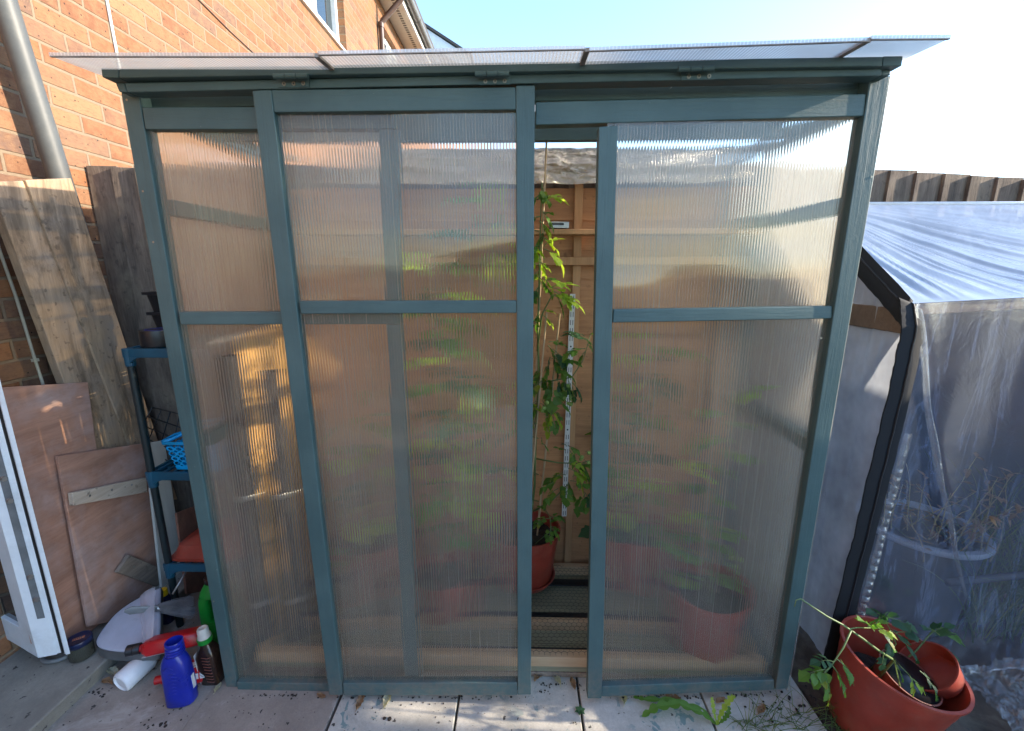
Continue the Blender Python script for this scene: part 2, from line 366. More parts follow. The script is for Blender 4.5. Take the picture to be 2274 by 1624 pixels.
def side_poly(key, nm, base, webf, dirtf, tc=(.88,.83,.74), dc=(.62,.62,.64)):
    g = G(nm); uv = g.n('UVMap'); sp = g.n('SeparateXYZ', Vector=uv.outputs[0])
    fr = g.math('FRACT', sp.outputs[0]); d = g.math('ABSOLUTE', g.math('SUBTRACT', fr, .5))
    web = g.ramp(d, [(.08, c4(1,1,1)), (.22, c4(0,0,0))]); v = g.co('Object'); n = g.noise(v, 6, 6, .7)
    fac = g.math('ADD', g.math('ADD', base, g.math('MULTIPLY', web, webf)), g.math('MULTIPLY', g.math('POWER', n, 3), dirtf))
    df = g.mixs(.45, g.shader('BsdfTranslucent', Color=c4(*tc)), g.shader('BsdfDiffuse', Color=c4(*dc)))
    gs = g.shader('BsdfGlossy', Color=c4(.9,.9,.9), Roughness=.12)
    df = g.mixs(.18, df, gs)
    M[key] = g.out(g.mixs(fac, g.shader('BsdfTransparent', Color=c4(.97,.95,.89)), df))
side_poly('poly_side', 'clear_end_twinwall', .15, .24, .25); side_poly('poly_roof', 'hazy_roof_twinwall', .48, .30, .6, (.82,.80,.76), (.52,.52,.53))
def film(name, base, gl, tint, scale, rough=.12, bs=.5, streak=0):
    g = G(name); v = g.co('Object'); n = g.noise(v, scale, 7, .65, .6); big = g.noise(v, 3, 4, .6)
    nb = g.bump(n, bs, .02)
    lw = g.n('LayerWeight', Blend=.35, Normal=nb)
    df = g.mixs(.5, g.shader('BsdfTranslucent', Color=c4(*tint)), g.shader('BsdfDiffuse', Color=c4(*tint)))
    f1 = g.math('ADD', base, g.math('MULTIPLY', g.ramp(big, [(.4, c4(0,0,0)), (.7, c4(1,1,1))]), base*.9))
    if streak:
        sn = g.noise(g.co('Object', (11,11,1.1)), 1.0, 5, .6, .5); rd = g.math('ABSOLUTE', g.math('SUBTRACT', sn, .5))
        f1 = g.math('ADD', f1, g.math('MULTIPLY', g.ramp(rd, [(.0, c4(1,1,1)), (.022, c4(0,0,0))]), streak))
    a = g.mixs(f1, g.shader('BsdfTransparent', Color=c4(.94,.95,.97)), df)
    g2 = g.shader('BsdfGlossy', Color=c4(.95,.97,1), Roughness=rough, Normal=nb)
    M[name] = g.out(g.mixs(g.math('MULTIPLY', g.math('ADD', .08, lw.outputs['Fresnel']), gl, clamp=True), a, g2))
film('film_roof', .42, .85, (.80,.87,.97), 5); film('film_side', .085, .28, (.34,.46,.72), 6, .22, .15, .30); film('film_end', .38, .5, (.74,.78,.84), 7); film('film_crumple', .07, .5, (.82,.84,.86), 16, .1, .3); film('film_fold', .10, .5, (.80,.9,.95), 20)
def pane():
    g = G('window_glass'); g.P(Base__Color=c4(.02,.03,.035), Roughness=.04, Specular__IOR__Level=.8); M['pane'] = g.m
    g = G('jar_glass'); a = g.shader('BsdfTransparent', Color=c4(.50,.53,.45)); b = g.shader('BsdfGlossy', Roughness=.08)
    lw = g.n('LayerWeight', Blend=.3); d = g.mixs(.25, a, g.shader('BsdfDiffuse', Color=c4(.2,.2,.16)))
    M['jar'] = g.out(g.mixs(g.math('MULTIPLY', lw.outputs['Fresnel'], .8), d, b))
    g = G('clear_sheet'); a = g.shader('BsdfTransparent', Color=c4(.93,.93,.96)); b = g.mixs(.4, g.shader('BsdfDiffuse', Color=c4(.8,.8,.86)), g.shader('BsdfGlossy', Roughness=.1))
    M['clear'] = g.out(g.mixs(.45, a, b))
pane()
# ================================================================ large structure
random.seed(7)
def ribbed(name, tl, tr, br, bl, parent, mat, pitch=.0084, t=.006, amp=.19, seg=8, flip=1, wav=0.0, nr=1):
    """twin-wall sheet with modelled ribs running from top edge to bottom edge"""
    tl, tr, br, bl = map(V, (tl, tr, br, bl)); nrm = (tr-tl).cross(bl-tl).normalized()*flip
    n = max(4, round((tr-tl).length/pitch)); N = n*seg; a = amp*pitch/(2*PI)
    vs = []; us = []; W = N+1; K = nr+1
    for side in (0, 1):                       # front face rows, then back face rows
        for row in range(K):
            w_ = row/nr; a0, a1 = tl*(1-w_)+bl*w_, tr*(1-w_)+br*w_
            for i in range(N+1):
                u = i/N; p = a0*(1-u)+a1*u; h = a*math.cos(2*PI*i/seg)
                wv = wav*(noise.noise(V((u*1.7+tl.x*3, w_*6.5, tl.x)))+.45*noise.noise(V((u*3.1, w_*19, tl.x+5)))) if wav else 0
                vs.append(p+nrm*(wv+((t/2+h) if side == 0 else (-t/2-.6*h)))); us.append(u*n)
    fs = []; sm = []; B0 = K*W
    for r in range(nr):
        for i in range(N):
            fs.append((r*W+i, r*W+i+1, (r+1)*W+i+1, (r+1)*W+i)); fs.append((B0+r*W+i+1, B0+r*W+i, B0+(r+1)*W+i, B0+(r+1)*W+i+1)); sm += [True, True]
        fs += [(r*W, (r+1)*W, B0+(r+1)*W, B0+r*W), (r*W+N, B0+r*W+N, B0+(r+1)*W+N, (r+1)*W+N)]; sm += [False, False]
    for i in range(N):
        fs.append((i+1, i, B0+i, B0+i+1)); fs.append((nr*W+i, nr*W+i+1, B0+nr*W+i+1, B0+nr*W+i)); sm += [False, False]
    me = bpy.data.meshes.new(name); me.from_pydata([tuple(v) for v in vs], [], fs); me.materials.append(mat)
    uvl = me.uv_layers.new(name='UVMap')
    for p in me.polygons:
        for li in p.loop_indices: uvl.data[li].uv = (us[me.loops[li].vertex_index], 0)
    me.polygons.foreach_set('use_smooth', sm)
    try: me.set_sharp_from_angle(angle=R(50))
    except Exception: pass
    o = bpy.data.objects.new(name, me); C.objects.link(o); o.parent = parent
    o.matrix_parent_inverse = Matrix.Translation(-V(parent['wloc'])); o['wloc'] = [0,0,0]
    return o

# ---- ground and paving
m = MB(); m.add([(-200,-200,-.035),(200,-200,-.035),(200,200,-.035),(-200,200,-.035)], [(0,1,2,3)])
tag(m.build('ground', M['soil']), kind='structure')
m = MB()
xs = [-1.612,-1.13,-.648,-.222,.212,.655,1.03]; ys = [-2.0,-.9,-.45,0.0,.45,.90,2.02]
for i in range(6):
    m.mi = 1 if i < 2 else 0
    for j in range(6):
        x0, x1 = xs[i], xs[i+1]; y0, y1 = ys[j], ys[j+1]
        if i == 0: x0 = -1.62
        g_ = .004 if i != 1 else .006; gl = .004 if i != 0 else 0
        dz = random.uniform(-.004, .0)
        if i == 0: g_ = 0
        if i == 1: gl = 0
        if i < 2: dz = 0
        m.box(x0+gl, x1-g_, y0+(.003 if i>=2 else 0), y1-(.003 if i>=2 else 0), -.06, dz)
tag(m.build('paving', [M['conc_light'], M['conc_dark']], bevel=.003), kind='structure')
m = MB(); m.hexa([(-2.0,-2,.06),(-1.63,-2,.06),(-1.64,-2,-.05),(-2.0,-2,-.05)], [(-2.0,2.03,.06),(-1.555,2.03,.06),(-1.575,2.03,-.05),(-2.0,2.03,-.05)])
tag(m.build('doorstep', M['conc_step'], bevel=.006), kind='structure')

# ---- brick house along the left side (wall plane X = -1.95, running away from the viewer)
WX = -1.95
house = thing('brick_house', (WX, 2.0, 0), 'sunlit orange brick house with white windows, brown downpipe and pale eaves', 'house')
m = MB()
def wallpiece(y0, y1, z0, z1): m.box(WX-.26, WX, y0, y1, z0, z1)
W1 = (3.3, 5.40, 3.80, 4.85); W2 = (6.85, 7.75, 3.75, 4.82)
wallpiece(-3, W1[0], 0, 5.2); wallpiece(W1[1], W2[0], 0, 5.2); wallpiece(W2[1], 10.2, 0, 5.2)
for q in (W1, W2): wallpiece(q[0], q[1], 0, q[2]); wallpiece(q[0], q[1], q[3], 5.2)
m.box(-7, WX-.26, 9.94, 10.2, 0, 5.2)
m.build('wall', M['brick'], house)
def upvc_window(y0, y1, z0, z1, mull):
    f = MB(); X0, X1 = WX-.13, WX-.075
    f.box(X0, X1+.002, y0, y1, z0, z0+.06); f.box(X0, X1+.002, y0, y1, z1-.06, z1)
    edges = [y0]+mull+[y1]
    for k, e in enumerate(edges):
        a = .055 if 0 < k < len(edges)-1 else .06
        f.box(X0, X1, e-(a/2 if 0 < k < len(edges)-1 else (0 if k == 0 else a)), e+(a/2 if 0 < k < len(edges)-1 else (a if k == 0 else 0)), z0+.06, z1-.06)
    for k in range(len(edges)-1):                       # opening sashes
        a, b = edges[k]+.06, edges[k+1]-.06
        f.box(X0+.01, X1+.022, a-.01, a+.04, z0+.065, z1-.065); f.box(X0+.01, X1+.022, b-.04, b+.01, z0+.065, z1-.065)
        f.box(X0+.01, X1+.0215, a+.04, b-.04, z0+.066, z0+.115); f.box(X0+.01, X1+.0215, a+.04, b-.04, z1-.115, z1-.066)
    o = f.build('window', M['upvc'], house, bevel=.004)
    s = MB(); s.box(WX-.14, WX+.03, y0+.003, y1-.003, z0-.028, z0-.002); s.build('sill', M['upvc'], o, bevel=.004)
    p = MB()
    for k in range(len(edges)-1):
        p.box(X0+.02, X0+.028, edges[k]+.09, edges[k+1]-.09, z0+.11, z1-.11)
    p.build('pane', M['pane'], o)
upvc_window(W1[0]+.004, W1[1]-.004, W1[2]+.03, W1[3], [4.0, 4.72]); upvc_window(W2[0]+.004, W2[1]-.004, W2[2]+.03, W2[3], [7.3])
# eaves: soffit with vent strip, fascia, gutter, roof
EZ = 5.06
m = MB(); m.box(WX+.001, -1.665, -3, 10.3, EZ, EZ+.012); sf = m.build('soffit', M['soffit'], house)
for k in range(46):
    m = MB(); y = 5.75+k*.062; m.box(-1.79, -1.745, y, y+.03, EZ-.003, EZ+.002); m.build('vent_slot', M['vent'], sf)
m = MB(); m.box(-1.665, -1.64, -3, 10.3, EZ-.02, EZ+.17); m.build('fascia', M['upvc'], house, bevel=.003)
m = MB(); prof = [(-1.638+.055+.055*math.cos(a), EZ+.10+.055*math.sin(a)) for a in [PI+PI*k/10 for k in range(11)]]
prof = prof + [(x+(.006 if i == 0 else -.006 if i == 10 else 0)*0, z+.004) for i, (x, z) in list(enumerate(prof))[::-1]]
k = len(prof); m.add([(x, -3, z) for x, z in prof]+[(x, 10.35, z) for x, z in prof], [(i, (i+1)%k, k+(i+1)%k, k+i) for i in range(k)])
for y in (5.6, 6.55, 7.4, 8.3, 9.2):
    pr = [(-1.583+.060*math.cos(a), EZ+.10+.060*math.sin(a)) for a in [PI+PI*q/10 for q in range(11)]]
    m.add([(x, y, z) for x, z in pr]+[(x, y+.07, z) for x, z in pr], [(i, i+1, 12+i, 11+i) for i in range(10)])
m.build('gutter', M['gutter'], house, smooth=True, ang=40)
m = MB(); m.hexa([(-1.56,-3,EZ+.17),(-1.56,10.4,EZ+.17),(-4.5,10.4,EZ+2.3),(-4.5,-3,EZ+2.3)], [(-1.56,-3,EZ+.24),(-1.56,10.4,EZ+.24),(-4.5,10.4,EZ+2.37),(-4.5,-3,EZ+2.37)])
m.build('roof', M['tile'], house)
# brown downpipe with swan neck
m = MB(); px_, py_ = WX+.05, 6.60
m.tube([(-1.585, py_, EZ+.05), (-1.59, py_, EZ-.03), (-1.62, py_, EZ-.08), (px_-.0-.0+.02, py_, EZ-.32), (px_, py_, EZ-.38), (px_, py_, 0.1)], .034, 12)
for z in (4.66, 4.1, 2.2): m.tube([(px_, py_, z), (px_, py_, z+.06)], .041, 12)
m.build('downpipe', M['brownpipe'], house, smooth=True, ang=50)
# grey pipe near the planks
m = MB(); a, b = atX(14, 20, -1.875), atX(131, 390, -1.875); d = (b-a)/(b.z-a.z)
m.tube([a+d*(3.6-a.z), a+d*(.1-a.z)], .0375, 28)
m.build('downpipe', M['pipe'], house, smooth=True, ang=50)
# cables clipped to the wall
m = MB()
m.tube([(WX+.006, 2.29, 5.0), (WX+.006, 2.305, 2.73), (WX+.006, 2.325, 2.0), (WX+.006, 2.33, 1.2)], .006, 8)
m.build('cable', M['upvc'], house, smooth=True)
m = MB()
m.tube([atX(-22, 480, WX+.006), atX(0, 560, WX+.006), atX(34, 655, WX+.007), atX(78, 800, WX+.006), atX(97, 858, WX+.006), atX(118, 940, WX+.006)], .0052, 8)
c = atX(78, 800, WX+.008); m.obox(c, .012, .02, .012); c2 = atX(62, 745, WX+.008)
m.build('cable', M['cable'], house, smooth=True, ang=40)
m = MB(); m.tube([(WX+.004, 2.6, 3.14), (WX+.004, 2.96, 3.085), (WX+.004, 3.25, 3.05), (WX+.004, 3.53, 3.03), (WX+.004, 4.4, 2.96), (WX+.004, 6, 2.9)], .004, 6)
m.build('cable', M['brownpipe'], house, smooth=True)

# ---- neighbour's gable beyond
ng = thing('neighbour_house', (-2.2, 13, 0), 'neighbouring red brick gable with white bargeboard and dark roof edge', 'house')
YN = 13.0
a = atY(922, 45, YN); b = atY(1023, 112, YN); sl_ = (b.z-a.z)/(b.x-a.x)
ridge = V((a.x-2.2, YN, a.z-2.2*sl_)); eav = V((b.x+.25, YN, b.z+.25*sl_))
m = MB(); m.hexa([(ridge.x, YN+.12, ridge.z-.1), (eav.x-.3, YN+.12, eav.z-.1-.3*sl_), (eav.x-.3, YN+.12, 0), (ridge.x, YN+.12, 0)], [(ridge.x, YN+8, ridge.z-.1), (eav.x-.3, YN+8, eav.z-.1-.3*sl_), (eav.x-.3, YN+8, 0), (ridge.x, YN+8, 0)])
m.build('wall', M['brick_dark'], ng)
m = MB(); m.slab([ridge-V((0,0,.02)), eav-V((0,0,.02)), eav-V((0,0,.36)), ridge-V((0,0,.36))], (0,.03,0)); m.build('bargeboard', M['upvc'], ng)
m = MB(); m.hexa([ridge+V((0,-.05,.05)), eav+V((.05,-.05,.05)), eav+V((.05,-.05,-.019)), ridge+V((0,-.05,-.019))], [ridge+V((0,8,.05)), eav+V((.05,8,.05)), eav+V((.05,8,-.019)), ridge+V((0,8,-.019))]); m.build('roof', M['tile'], ng)

# ---- featheredge board fence along the back
m = MB(); x = -1.94; rnd = random.Random(3); FY = 2.06
known = [1.513,1.585,1.690,1.800,1.905,2.010,2.120]
while x < 5.3:
    wd = .113+rnd.uniform(-.006,.006)
    zt = 1.955+rnd.uniform(-.006,.006) if x < 1.0 else 1.955-(x-1.0)*.066+rnd.uniform(-.004,.004)
    t1, t2 = .024+rnd.uniform(-.002,.003), .007; y = FY
    n = 14; o = rnd.uniform(-.01,.01)
    tops = zt+rnd.uniform(-.003,.003)
    m.hexa([(x, y-t1, zt), (x+wd+.014, y-t2, tops), (x+wd+.014, y-t2, 0), (x, y-t1, 0)], [(x, y, zt), (x+wd+.014, y, tops), (x+wd+.014, y, 0), (x, y, 0)])
    x += wd
fo = m.build('board_fence', M['fence'], loc=(1.5, FY, 0), bevel=.0015)
tag(fo, 'dark weathered featheredge fence of overlapping upright boards behind the plastic grow tent', 'fence')

# ================================================================ the teal greenhouse
GH = thing('lean_to_greenhouse', (-.06, 1.29, 0), 'teal painted timber greenhouse with ribbed clear panels, sliding doors and flat clear roof', 'greenhouse')
P1, P2 = M['paint_x'], M['paint_z']
def member(name, px, Y, t, mat, parent, bevel=.0025):
    """timber with its front face on plane(s) Y, thickness t backwards"""
    ys_ = Y if isinstance(Y, (list, tuple)) else [Y]*4
    q = [atY(p[0], p[1], y) for p, y in zip(px, ys_)]
    b = MB(); b.slab(q, (0, t, 0)); return b.build(name, mat, parent, bevel=bevel)
def glaze(px, Y, parent, inset=0):
    ys_ = Y if isinstance(Y, (list, tuple)) else [Y]*4
    q = [atY(p[0], p[1], y) for p, y in zip(px, ys_)]
    return ribbed('glazing', *q, parent, M['poly'], wav=.0042, nr=90)
# corner posts
CY = 1.296
member('corner_post', [(268,205),(308,207),(527,1526),(502,1526)], CY, .045, P2, GH)
member('corner_post', [(1933,170),(1979.5,168),(1749,1530),(1721.8,1532)], CY, .045, P2, GH)
for xx in (-1.07, .905):
    b = MB(); b.box(xx, xx+.045, 1.93, 1.975, .02, 2.0); b.build('corner_post', P2, GH, bevel=.0025)
# header beams
member('lid_beam', [(265,151.5),(1961,125.4),(1959.5,147),(264,173)], 1.235, .045, P1, GH)
member('lid_end', [(223.5,150),(264,151),(263,173),(226.5,172)], 1.237, .9, P1, GH)
member('lid_end', [(1962,124.5),(2006,124),(2003,147),(1960.5,147)], 1.237, .9, P1, GH)
member('header_beam', [(276.6,184),(1959.5,148.5),(1958,168),(283,205)], 1.252, .045, P1, GH)
member('header_end', [(256,184.5),(276,184.5),(282.5,205),(264,204)], 1.26, .04, P1, GH)
member('header_end', [(1960.5,149),(1979,150),(1978,167),(1959,168)], 1.26, .04, P1, GH)
member('back_rail', [(300,208),(1935,172),(1925,212),(315,241)], 1.335, .03, P1, GH)
b = MB(); b.box(-1.07, .95, 1.94, 1.975, 2.020, 2.062); b.build('back_rail', P1, GH)
b = MB(); b.box(-1.07, .95, 1.675, 1.70, 1.949, 2.041); b.build('roof_batten', P1, GH)
# end walls: rails and hazy sheets
for xx, sgn in ((-1.07, 1), (.905, -1)):
    for z in (.03, .93, 1.66, 1.925):
        b = MB(); b.box(xx+.004, xx+.041, 1.342, 1.928, z, z+.045); b.build('end_rail', P1, GH, bevel=.002)
xl, xr = -1.074, .955
ribbed('end_glazing', (xl,1.975,1.99), (xl,1.30,1.97), (xl,1.30,.03), (xl,1.975,.03), GH, M['poly_side'], amp=0, seg=2)
ribbed('end_glazing', (xr,1.30,1.97), (xr,1.975,1.99), (xr,1.975,.03), (xr,1.30,.03), GH, M['poly_side'], amp=0, seg=2)
# end lining boards, lower left end
b = MB()
for k in range(10, 33):
    r_ = .0085+.0012*math.sin(k*2.3); b.tube([(-1.012+.003*math.sin(k*1.7), 1.35+k*.0177, .05), (-1.012, 1.35+k*.0177+.002*math.sin(k), 1.26+.02*math.sin(k*3.1))], r_, 10)
b.build('cane_screen', M['screen'], GH, smooth=True, ang=60)
# roof of four sheets, ribs running front to back, dark joint strips
rp = [(105,120.5),(702,121),(1304,108.5),(1931,86.5),(2115,85)]
fr = []
for p in rp:
    q = atY(p[0], p[1], 1.147); fr.append(q)
for k in range(4):
    a, b_ = fr[k], fr[k+1]
    bk = lambda q: V((q.x, 2.10, q.z+.953*.077))
    g1 = V((.004,0,0))
    lift = V((0,0,.0035*(k%2)))
    ribbed('roof_sheet', bk(a)+g1+lift, bk(b_)-g1+lift, b_-g1+lift, a+g1+lift, GH, M['poly_roof'], pitch=.0085, t=.007, amp=0, seg=2)
for k in (1, 2, 3):
    a = fr[k]; b = MB(); b.slab([a+V((-.006,.002,.0035)), a+V((.006,.002,.0035)), a+V((.006,.002,-.005)), a+V((-.006,.002,-.005))], (0,.93,.0716)); b.build('joint_strip', M['jointgrime'], GH)
b = MB()
for k in range(4):                                     # grimy lower rim of each sheet
    a, b_ = fr[k]+V((.005,-.0005,-.0035+.0035*(k%2))), fr[k+1]+V((-.005,-.0005,-.0035+.0035*(k%2)))
    b = MB(); b.slab([a, b_, b_+V((0,0,-.0022)), a+V((0,0,-.0022))], (0,.006,.0004)); b.build('sheet_edge', M['jointgrime'], GH)
# hinges
for (x0, y0, x1, y1) in ((608,164,686,194), (1055,159,1133,188.5), (1505.6,148,1587.5,178)):
    yy = 1.249; sk_ = -(x1-x0)*.018
    q = [atY(x0+6,y0+9,yy), atY(x1+2,y0+8+sk_,yy), atY(x1,y1+sk_,yy), atY(x0+8,y1,yy)]
    b = MB(); b.slab(q, (0,.004,0))
    p0, p1 = atY(x0,y0+6,1.229), atY(x1-2,y0+6+sk_,1.229)
    q2 = [atY(x0+1,y0+3,1.2325), atY(x1-2,y0+3+sk_,1.2325), atY(x1-2,y0+11+sk_,1.2325), atY(x0+1,y0+11,1.2325)]
    b.slab(q2, (0,.003,0))
    for u0, u1 in ((0,.33),(.345,.66),(.675,1)): b.tube([p0.lerp(p1,u0), p0.lerp(p1,u1)], .0062, 12)
    h = b.build('hinge', M['paint_x'], GH, smooth=True, ang=40)
    for u in (.22,.52,.82):
        c = q[0].lerp(q[1],u)*.33+q[3].lerp(q[2],u)*.67
        s = MB(); s.tube([c+V((0,-.0015,0)), c+V((0,.001,0))], .0052, 12); s.mi = 1
        s.obox(c+V((0,-.0013,0)), .0045, .001, .0014); s.obox(c+V((0,-.0014,0)), .0014, .001, .0045)
        s.build('screw', [M['screw'], M['slot']], h)
# left sliding panel (rear track)
LY = 1.288
lp = thing('left', (-.9, LY, 0), None, None); lp.name = 'rear_sliding_door'; lp.parent = GH; lp.matrix_parent_inverse = Matrix.Translation(-V(GH['wloc']))
def sub(name, px, Y, t, mat): return member(name, px, Y, t, mat, lp_)
lp_ = lp
sub('top_rail', [(315,238),(868,236),(872,287),(323,287.5)], LY, .034, P1)
sub('mid_rail', [(396,693.5),(888,692),(890,720),(401,721.5)], LY, .034, P1)
sub('bottom_rail', [(525,1516),(900,1521),(903,1542),(528,1536.5)], LY, .034, P1)
sub('stile', [(840,287.5),(884,287.5),(890,692),(858,692)], LY, .034, P2)
sub('stile', [(858.5,721),(890.5,721),(930,1520),(900,1520)], LY, .034, P2)
glaze([(316,270),(875,270),(926,1534),(520,1530)], LY+.022, lp)
# middle sliding door (front track)
MY = 1.250
md = thing('left', (-.33, MY, 0), None, None); md.name = 'front_sliding_door'; md.parent = GH; md.matrix_parent_inverse = Matrix.Translation(-V(GH['wloc']))
lp_ = md
sub('stile', [(559.5,201),(602,199),(761,1544.5),(730.5,1544)], MY, .034, P2)
sub('stile', [(1145.5,190),(1188,189.5),(1179,1543.5),(1149.5,1544)], MY, .034, P2)
sub('top_rail', [(602.5,199.5),(1145,193.5),(1146,243.5),(608.5,249.5)], MY+.002, .03, P1)
sub('mid_rail', [(664,669),(1147,668),(1147,695.5),(668,697.5)], MY+.002, .03, P1)
sub('bottom_rail', [(761,1518),(1148.5,1516.5),(1149,1544.5),(763,1545)], MY+.002, .03, P1)
glaze([(598,235),(1150,230),(1153,1530),(755,1532)], MY+.018, md)
# right panel
rpnl = thing('left', (.6, 1.27, 0), None, None); rpnl.name = 'right_panel'; rpnl.parent = GH; rpnl.matrix_parent_inverse = Matrix.Translation(-V(GH['wloc']))
lp_ = rpnl
sub('stile', [(1329.7,281.5),(1372,278.5),(1336,1552),(1304.5,1552)], 1.253, .034, P2)
sub('top_rail', [(1189.5,226.5),(1924,208),(1919,258),(1189.5,278)], [1.275,1.30,1.30,1.275], .034, P1)
sub('mid_rail', [(1363,688),(1848,680),(1848,708),(1361,717)], [1.268,1.302,1.302,1.268], .03, P1)
sub('bottom_rail', [(1336,1525),(1719.5,1510.5),(1720.6,1532.6),(1336,1548)], [1.262,1.302,1.302,1.262], .03, P1)
glaze([(1350,262),(1928,248),(1722,1520),(1325,1537)], [1.285,1.322,1.322,1.285], rpnl)
# screw heads and knots on the posts
for (x, y) in ((318,425),(345,540),(275,222),(1902,610)):
    pass
for (x, y) in ((317,425),(340,538),(281,222),(474,1336),(1936,393),(1823,751),(1875,1450)):
    c = atY(x, y, CY-.0008); b = MB(); b.tube([c, c+V((0,.002,0))], .0030, 10); b.build('screw', M['screw'], GH)
# ================================================================ inside the greenhouse
BY = 1.985
lapf = thing('lap_fence_panel', (-.06, BY, 0), 'orange brown lapped fence panel with battens seen through the open greenhouse door', 'fence panel')
m = MB(); z = .0; rnd = random.Random(11)
while z < 1.80:
    x = -1.04; h = .122
    e = [rnd.uniform(-.004,.004) for _ in range(12)]
    for k in range(11):
        a, b = -1.03+k*.178, -1.03+(k+1)*.178
        m.hexa([(a,BY-.004,z+h+.012),(b,BY-.004,z+h+.012),(b,BY-.013,z+e[k+1]),(a,BY-.013,z+e[k])], [(a,BY+.004,z+h+.012),(b,BY+.004,z+h+.012),(b,BY-.002,z+e[k+1]),(a,BY-.002,z+e[k])])
    z += h
m.build('lap_boards', M['lap'], lapf)
a, b = atY(1280,400,1.955), atY(1248,1255,1.955)
for X in (-.45, .235, .80):
    m = MB(); m.box(X-.017, X+.017, 1.948, 1.971, .02, 1.95); m.build('batten', M['batten'], lapf, bevel=.002)
m = MB(); q = atY(1240,509,1.86); q2 = atY(1240,521,1.86); m.box(-.9, .9, 1.86, 1.947, q2.z, q.z); m.build('shelf', M['batten'], lapf, bevel=.003)
m = MB(); q = atY(1240,571,1.925); q2 = atY(1240,589,1.925); m.box(-1.0, .9, 1.925, 1.947, q2.z, q.z); m.build('rail', M['batten'], lapf, bevel=.002)
# foil draped over the top of the panel
m = MB(); zt = atY(1250,324,1.93).z; zb = atY(1250,408,1.93).z
def foilf(u, v):
    x = -.75+1.62*u; n = noise.noise(V((x*9, v*5, 1)))*.012+noise.noise(V((x*28, v*14, 4)))*.006+noise.noise(V((x*3, 0, 8)))*.01
    zz = zt+(zb-zt)*v+noise.noise(V((x*7, 3, v)))*.008*(.3+v)
    return V((x, 1.935-.006*v+n*1.3+(.03*(1-v)**6), zz))
m.grid(foilf, 110, 16)
tag(m.build('foil_sheet', M['foil'], loc=(.06,1.93,zt)), 'crinkled silver foil hung along the top of the lapped panel', 'foil')
# white slotted upright
su = MB(); t0, t1 = atY(1272,653,1.945), atY(1253,1147,1.945)
su.slab([t0+V((-.0115,0,0)), t0+V((.0115,0,0)), t1+V((.0115,0,0)), t1+V((-.0115,0,0))], (0,.012,0)); su.mi = 1
n = 30
for k in range(n):
    c = t0.lerp(t1, (k+.5)/n)
    if k in (6, 17, 27): su.tube([c+V((0,-.0006,0)), c+V((0,.002,0))], .004, 10); continue
    for dx in (-.005, .005): su.obox(c+V((dx,0,0)), .0026, .0012, .022)
tag(su.build('slotted_upright', [M['upright'], M['slot']], loc=t1), 'white twin slot shelving upright fixed to the lapped panel', 'shelf upright')
# small metal case on the shelf
c = atY(1241,501,1.90); m = MB(); m.obox(c, .075, .05, .026, Euler((0,0,.15)).to_matrix())
m.mi = 1; m.obox(c+V((-.006,-.0265,.004)), .05, .003, .01, Euler((0,0,.15)).to_matrix())
tag(m.build('metal_case', [M['steel'], M['black']], loc=c, bevel=.004), 'small grey metal case lying on the brown shelf', 'case')

# timber floor frame, fleece and chicken wire
tb = thing('timber_floor_frame', (0, 1.65, 0), 'pale timber floor frame behind the sliding doors with black strips and fleece', 'floor frame')
def bar(x0,x1,y0,y1,z0,z1,mat,name): b = MB(); b.box(x0,x1,y0,y1,z0,z1); return b.build(name, mat, tb, bevel=.002)
bar(-1.0,.9,1.362,1.40,.050,.092,M['pine'],'front_timber'); bar(-1.0,.9,1.368,1.44,.022,.0485,M['deck'],'front_timber'); bar(-1.0,.9,1.365,1.46,.001,.0205,M['oldcleat'],'front_timber')
bar(-1.0,.9,1.555,1.585,.02,.066,M['pine'],'cross_timber'); bar(-1.0,.9,1.90,1.93,.02,.072,M['pine'],'back_timber')
bar(-1.02,-.98,1.41,1.9,.02,.066,M['pine'],'side_timber'); bar(.86,.9,1.41,1.9,.02,.066,M['pine'],'side_timber')
m = MB()
def flee(u, v):
    x = -.975+1.83*u; y = 1.41+.49*v
    return V((x, y, .028+.012*noise.noise(V((x*5, y*9, 2)))))
m.grid(flee, 60, 20); m.build('fleece', M['deck'], tb, smooth=True)
for y0 in (1.425, 1.59, 1.80): bar(-.97,.855,y0,y0+(.028 if y0<1.5 else .045),.042,.047,M['black'],'black_strip')
m = MB(); S = .0125; r_ = .0007
def wz(x, y): return (.098 if y < 1.40 else .098-.026*min(1,(y-1.40)/.05))+.004*noise.noise(V((x*14, y*14, 5)))
def wseg(a, b):
    d = (b-a).normalized(); s = d.cross(V((0,0,1)))*r_; up = V((0,0,r_))
    m.add([a+s, a-s*.5+up, a-s*.5-up, b+s, b-s*.5+up, b-s*.5-up], [(0,1,4,3),(1,2,5,4),(2,0,3,5)])
nx, ny = int(1.86/(S*1.732)), int(.55/(S*1.5))
def hp(x, y): x += .004*noise.noise(V((x*9,y*9,0))); y += .004*noise.noise(V((x*9,y*9,7))); return V((x, y, wz(x, y)))
for j in range(ny):
    for i in range(nx):
        cx = -.96+i*S*1.732+(j % 2)*S*.866; cy = 1.372+j*S*1.5
        p = [hp(cx+S*math.sin(k*PI/3), cy+S*math.cos(k*PI/3)) for k in range(6)]
        wseg(p[0], p[1]); wseg(p[1], p[2]); wseg(p[5], p[0])
tag(m.build('chicken_wire', M['wire'], loc=(0,1.65,.08)), 'green hexagonal chicken wire laid over the timber floor frame', 'wire netting')

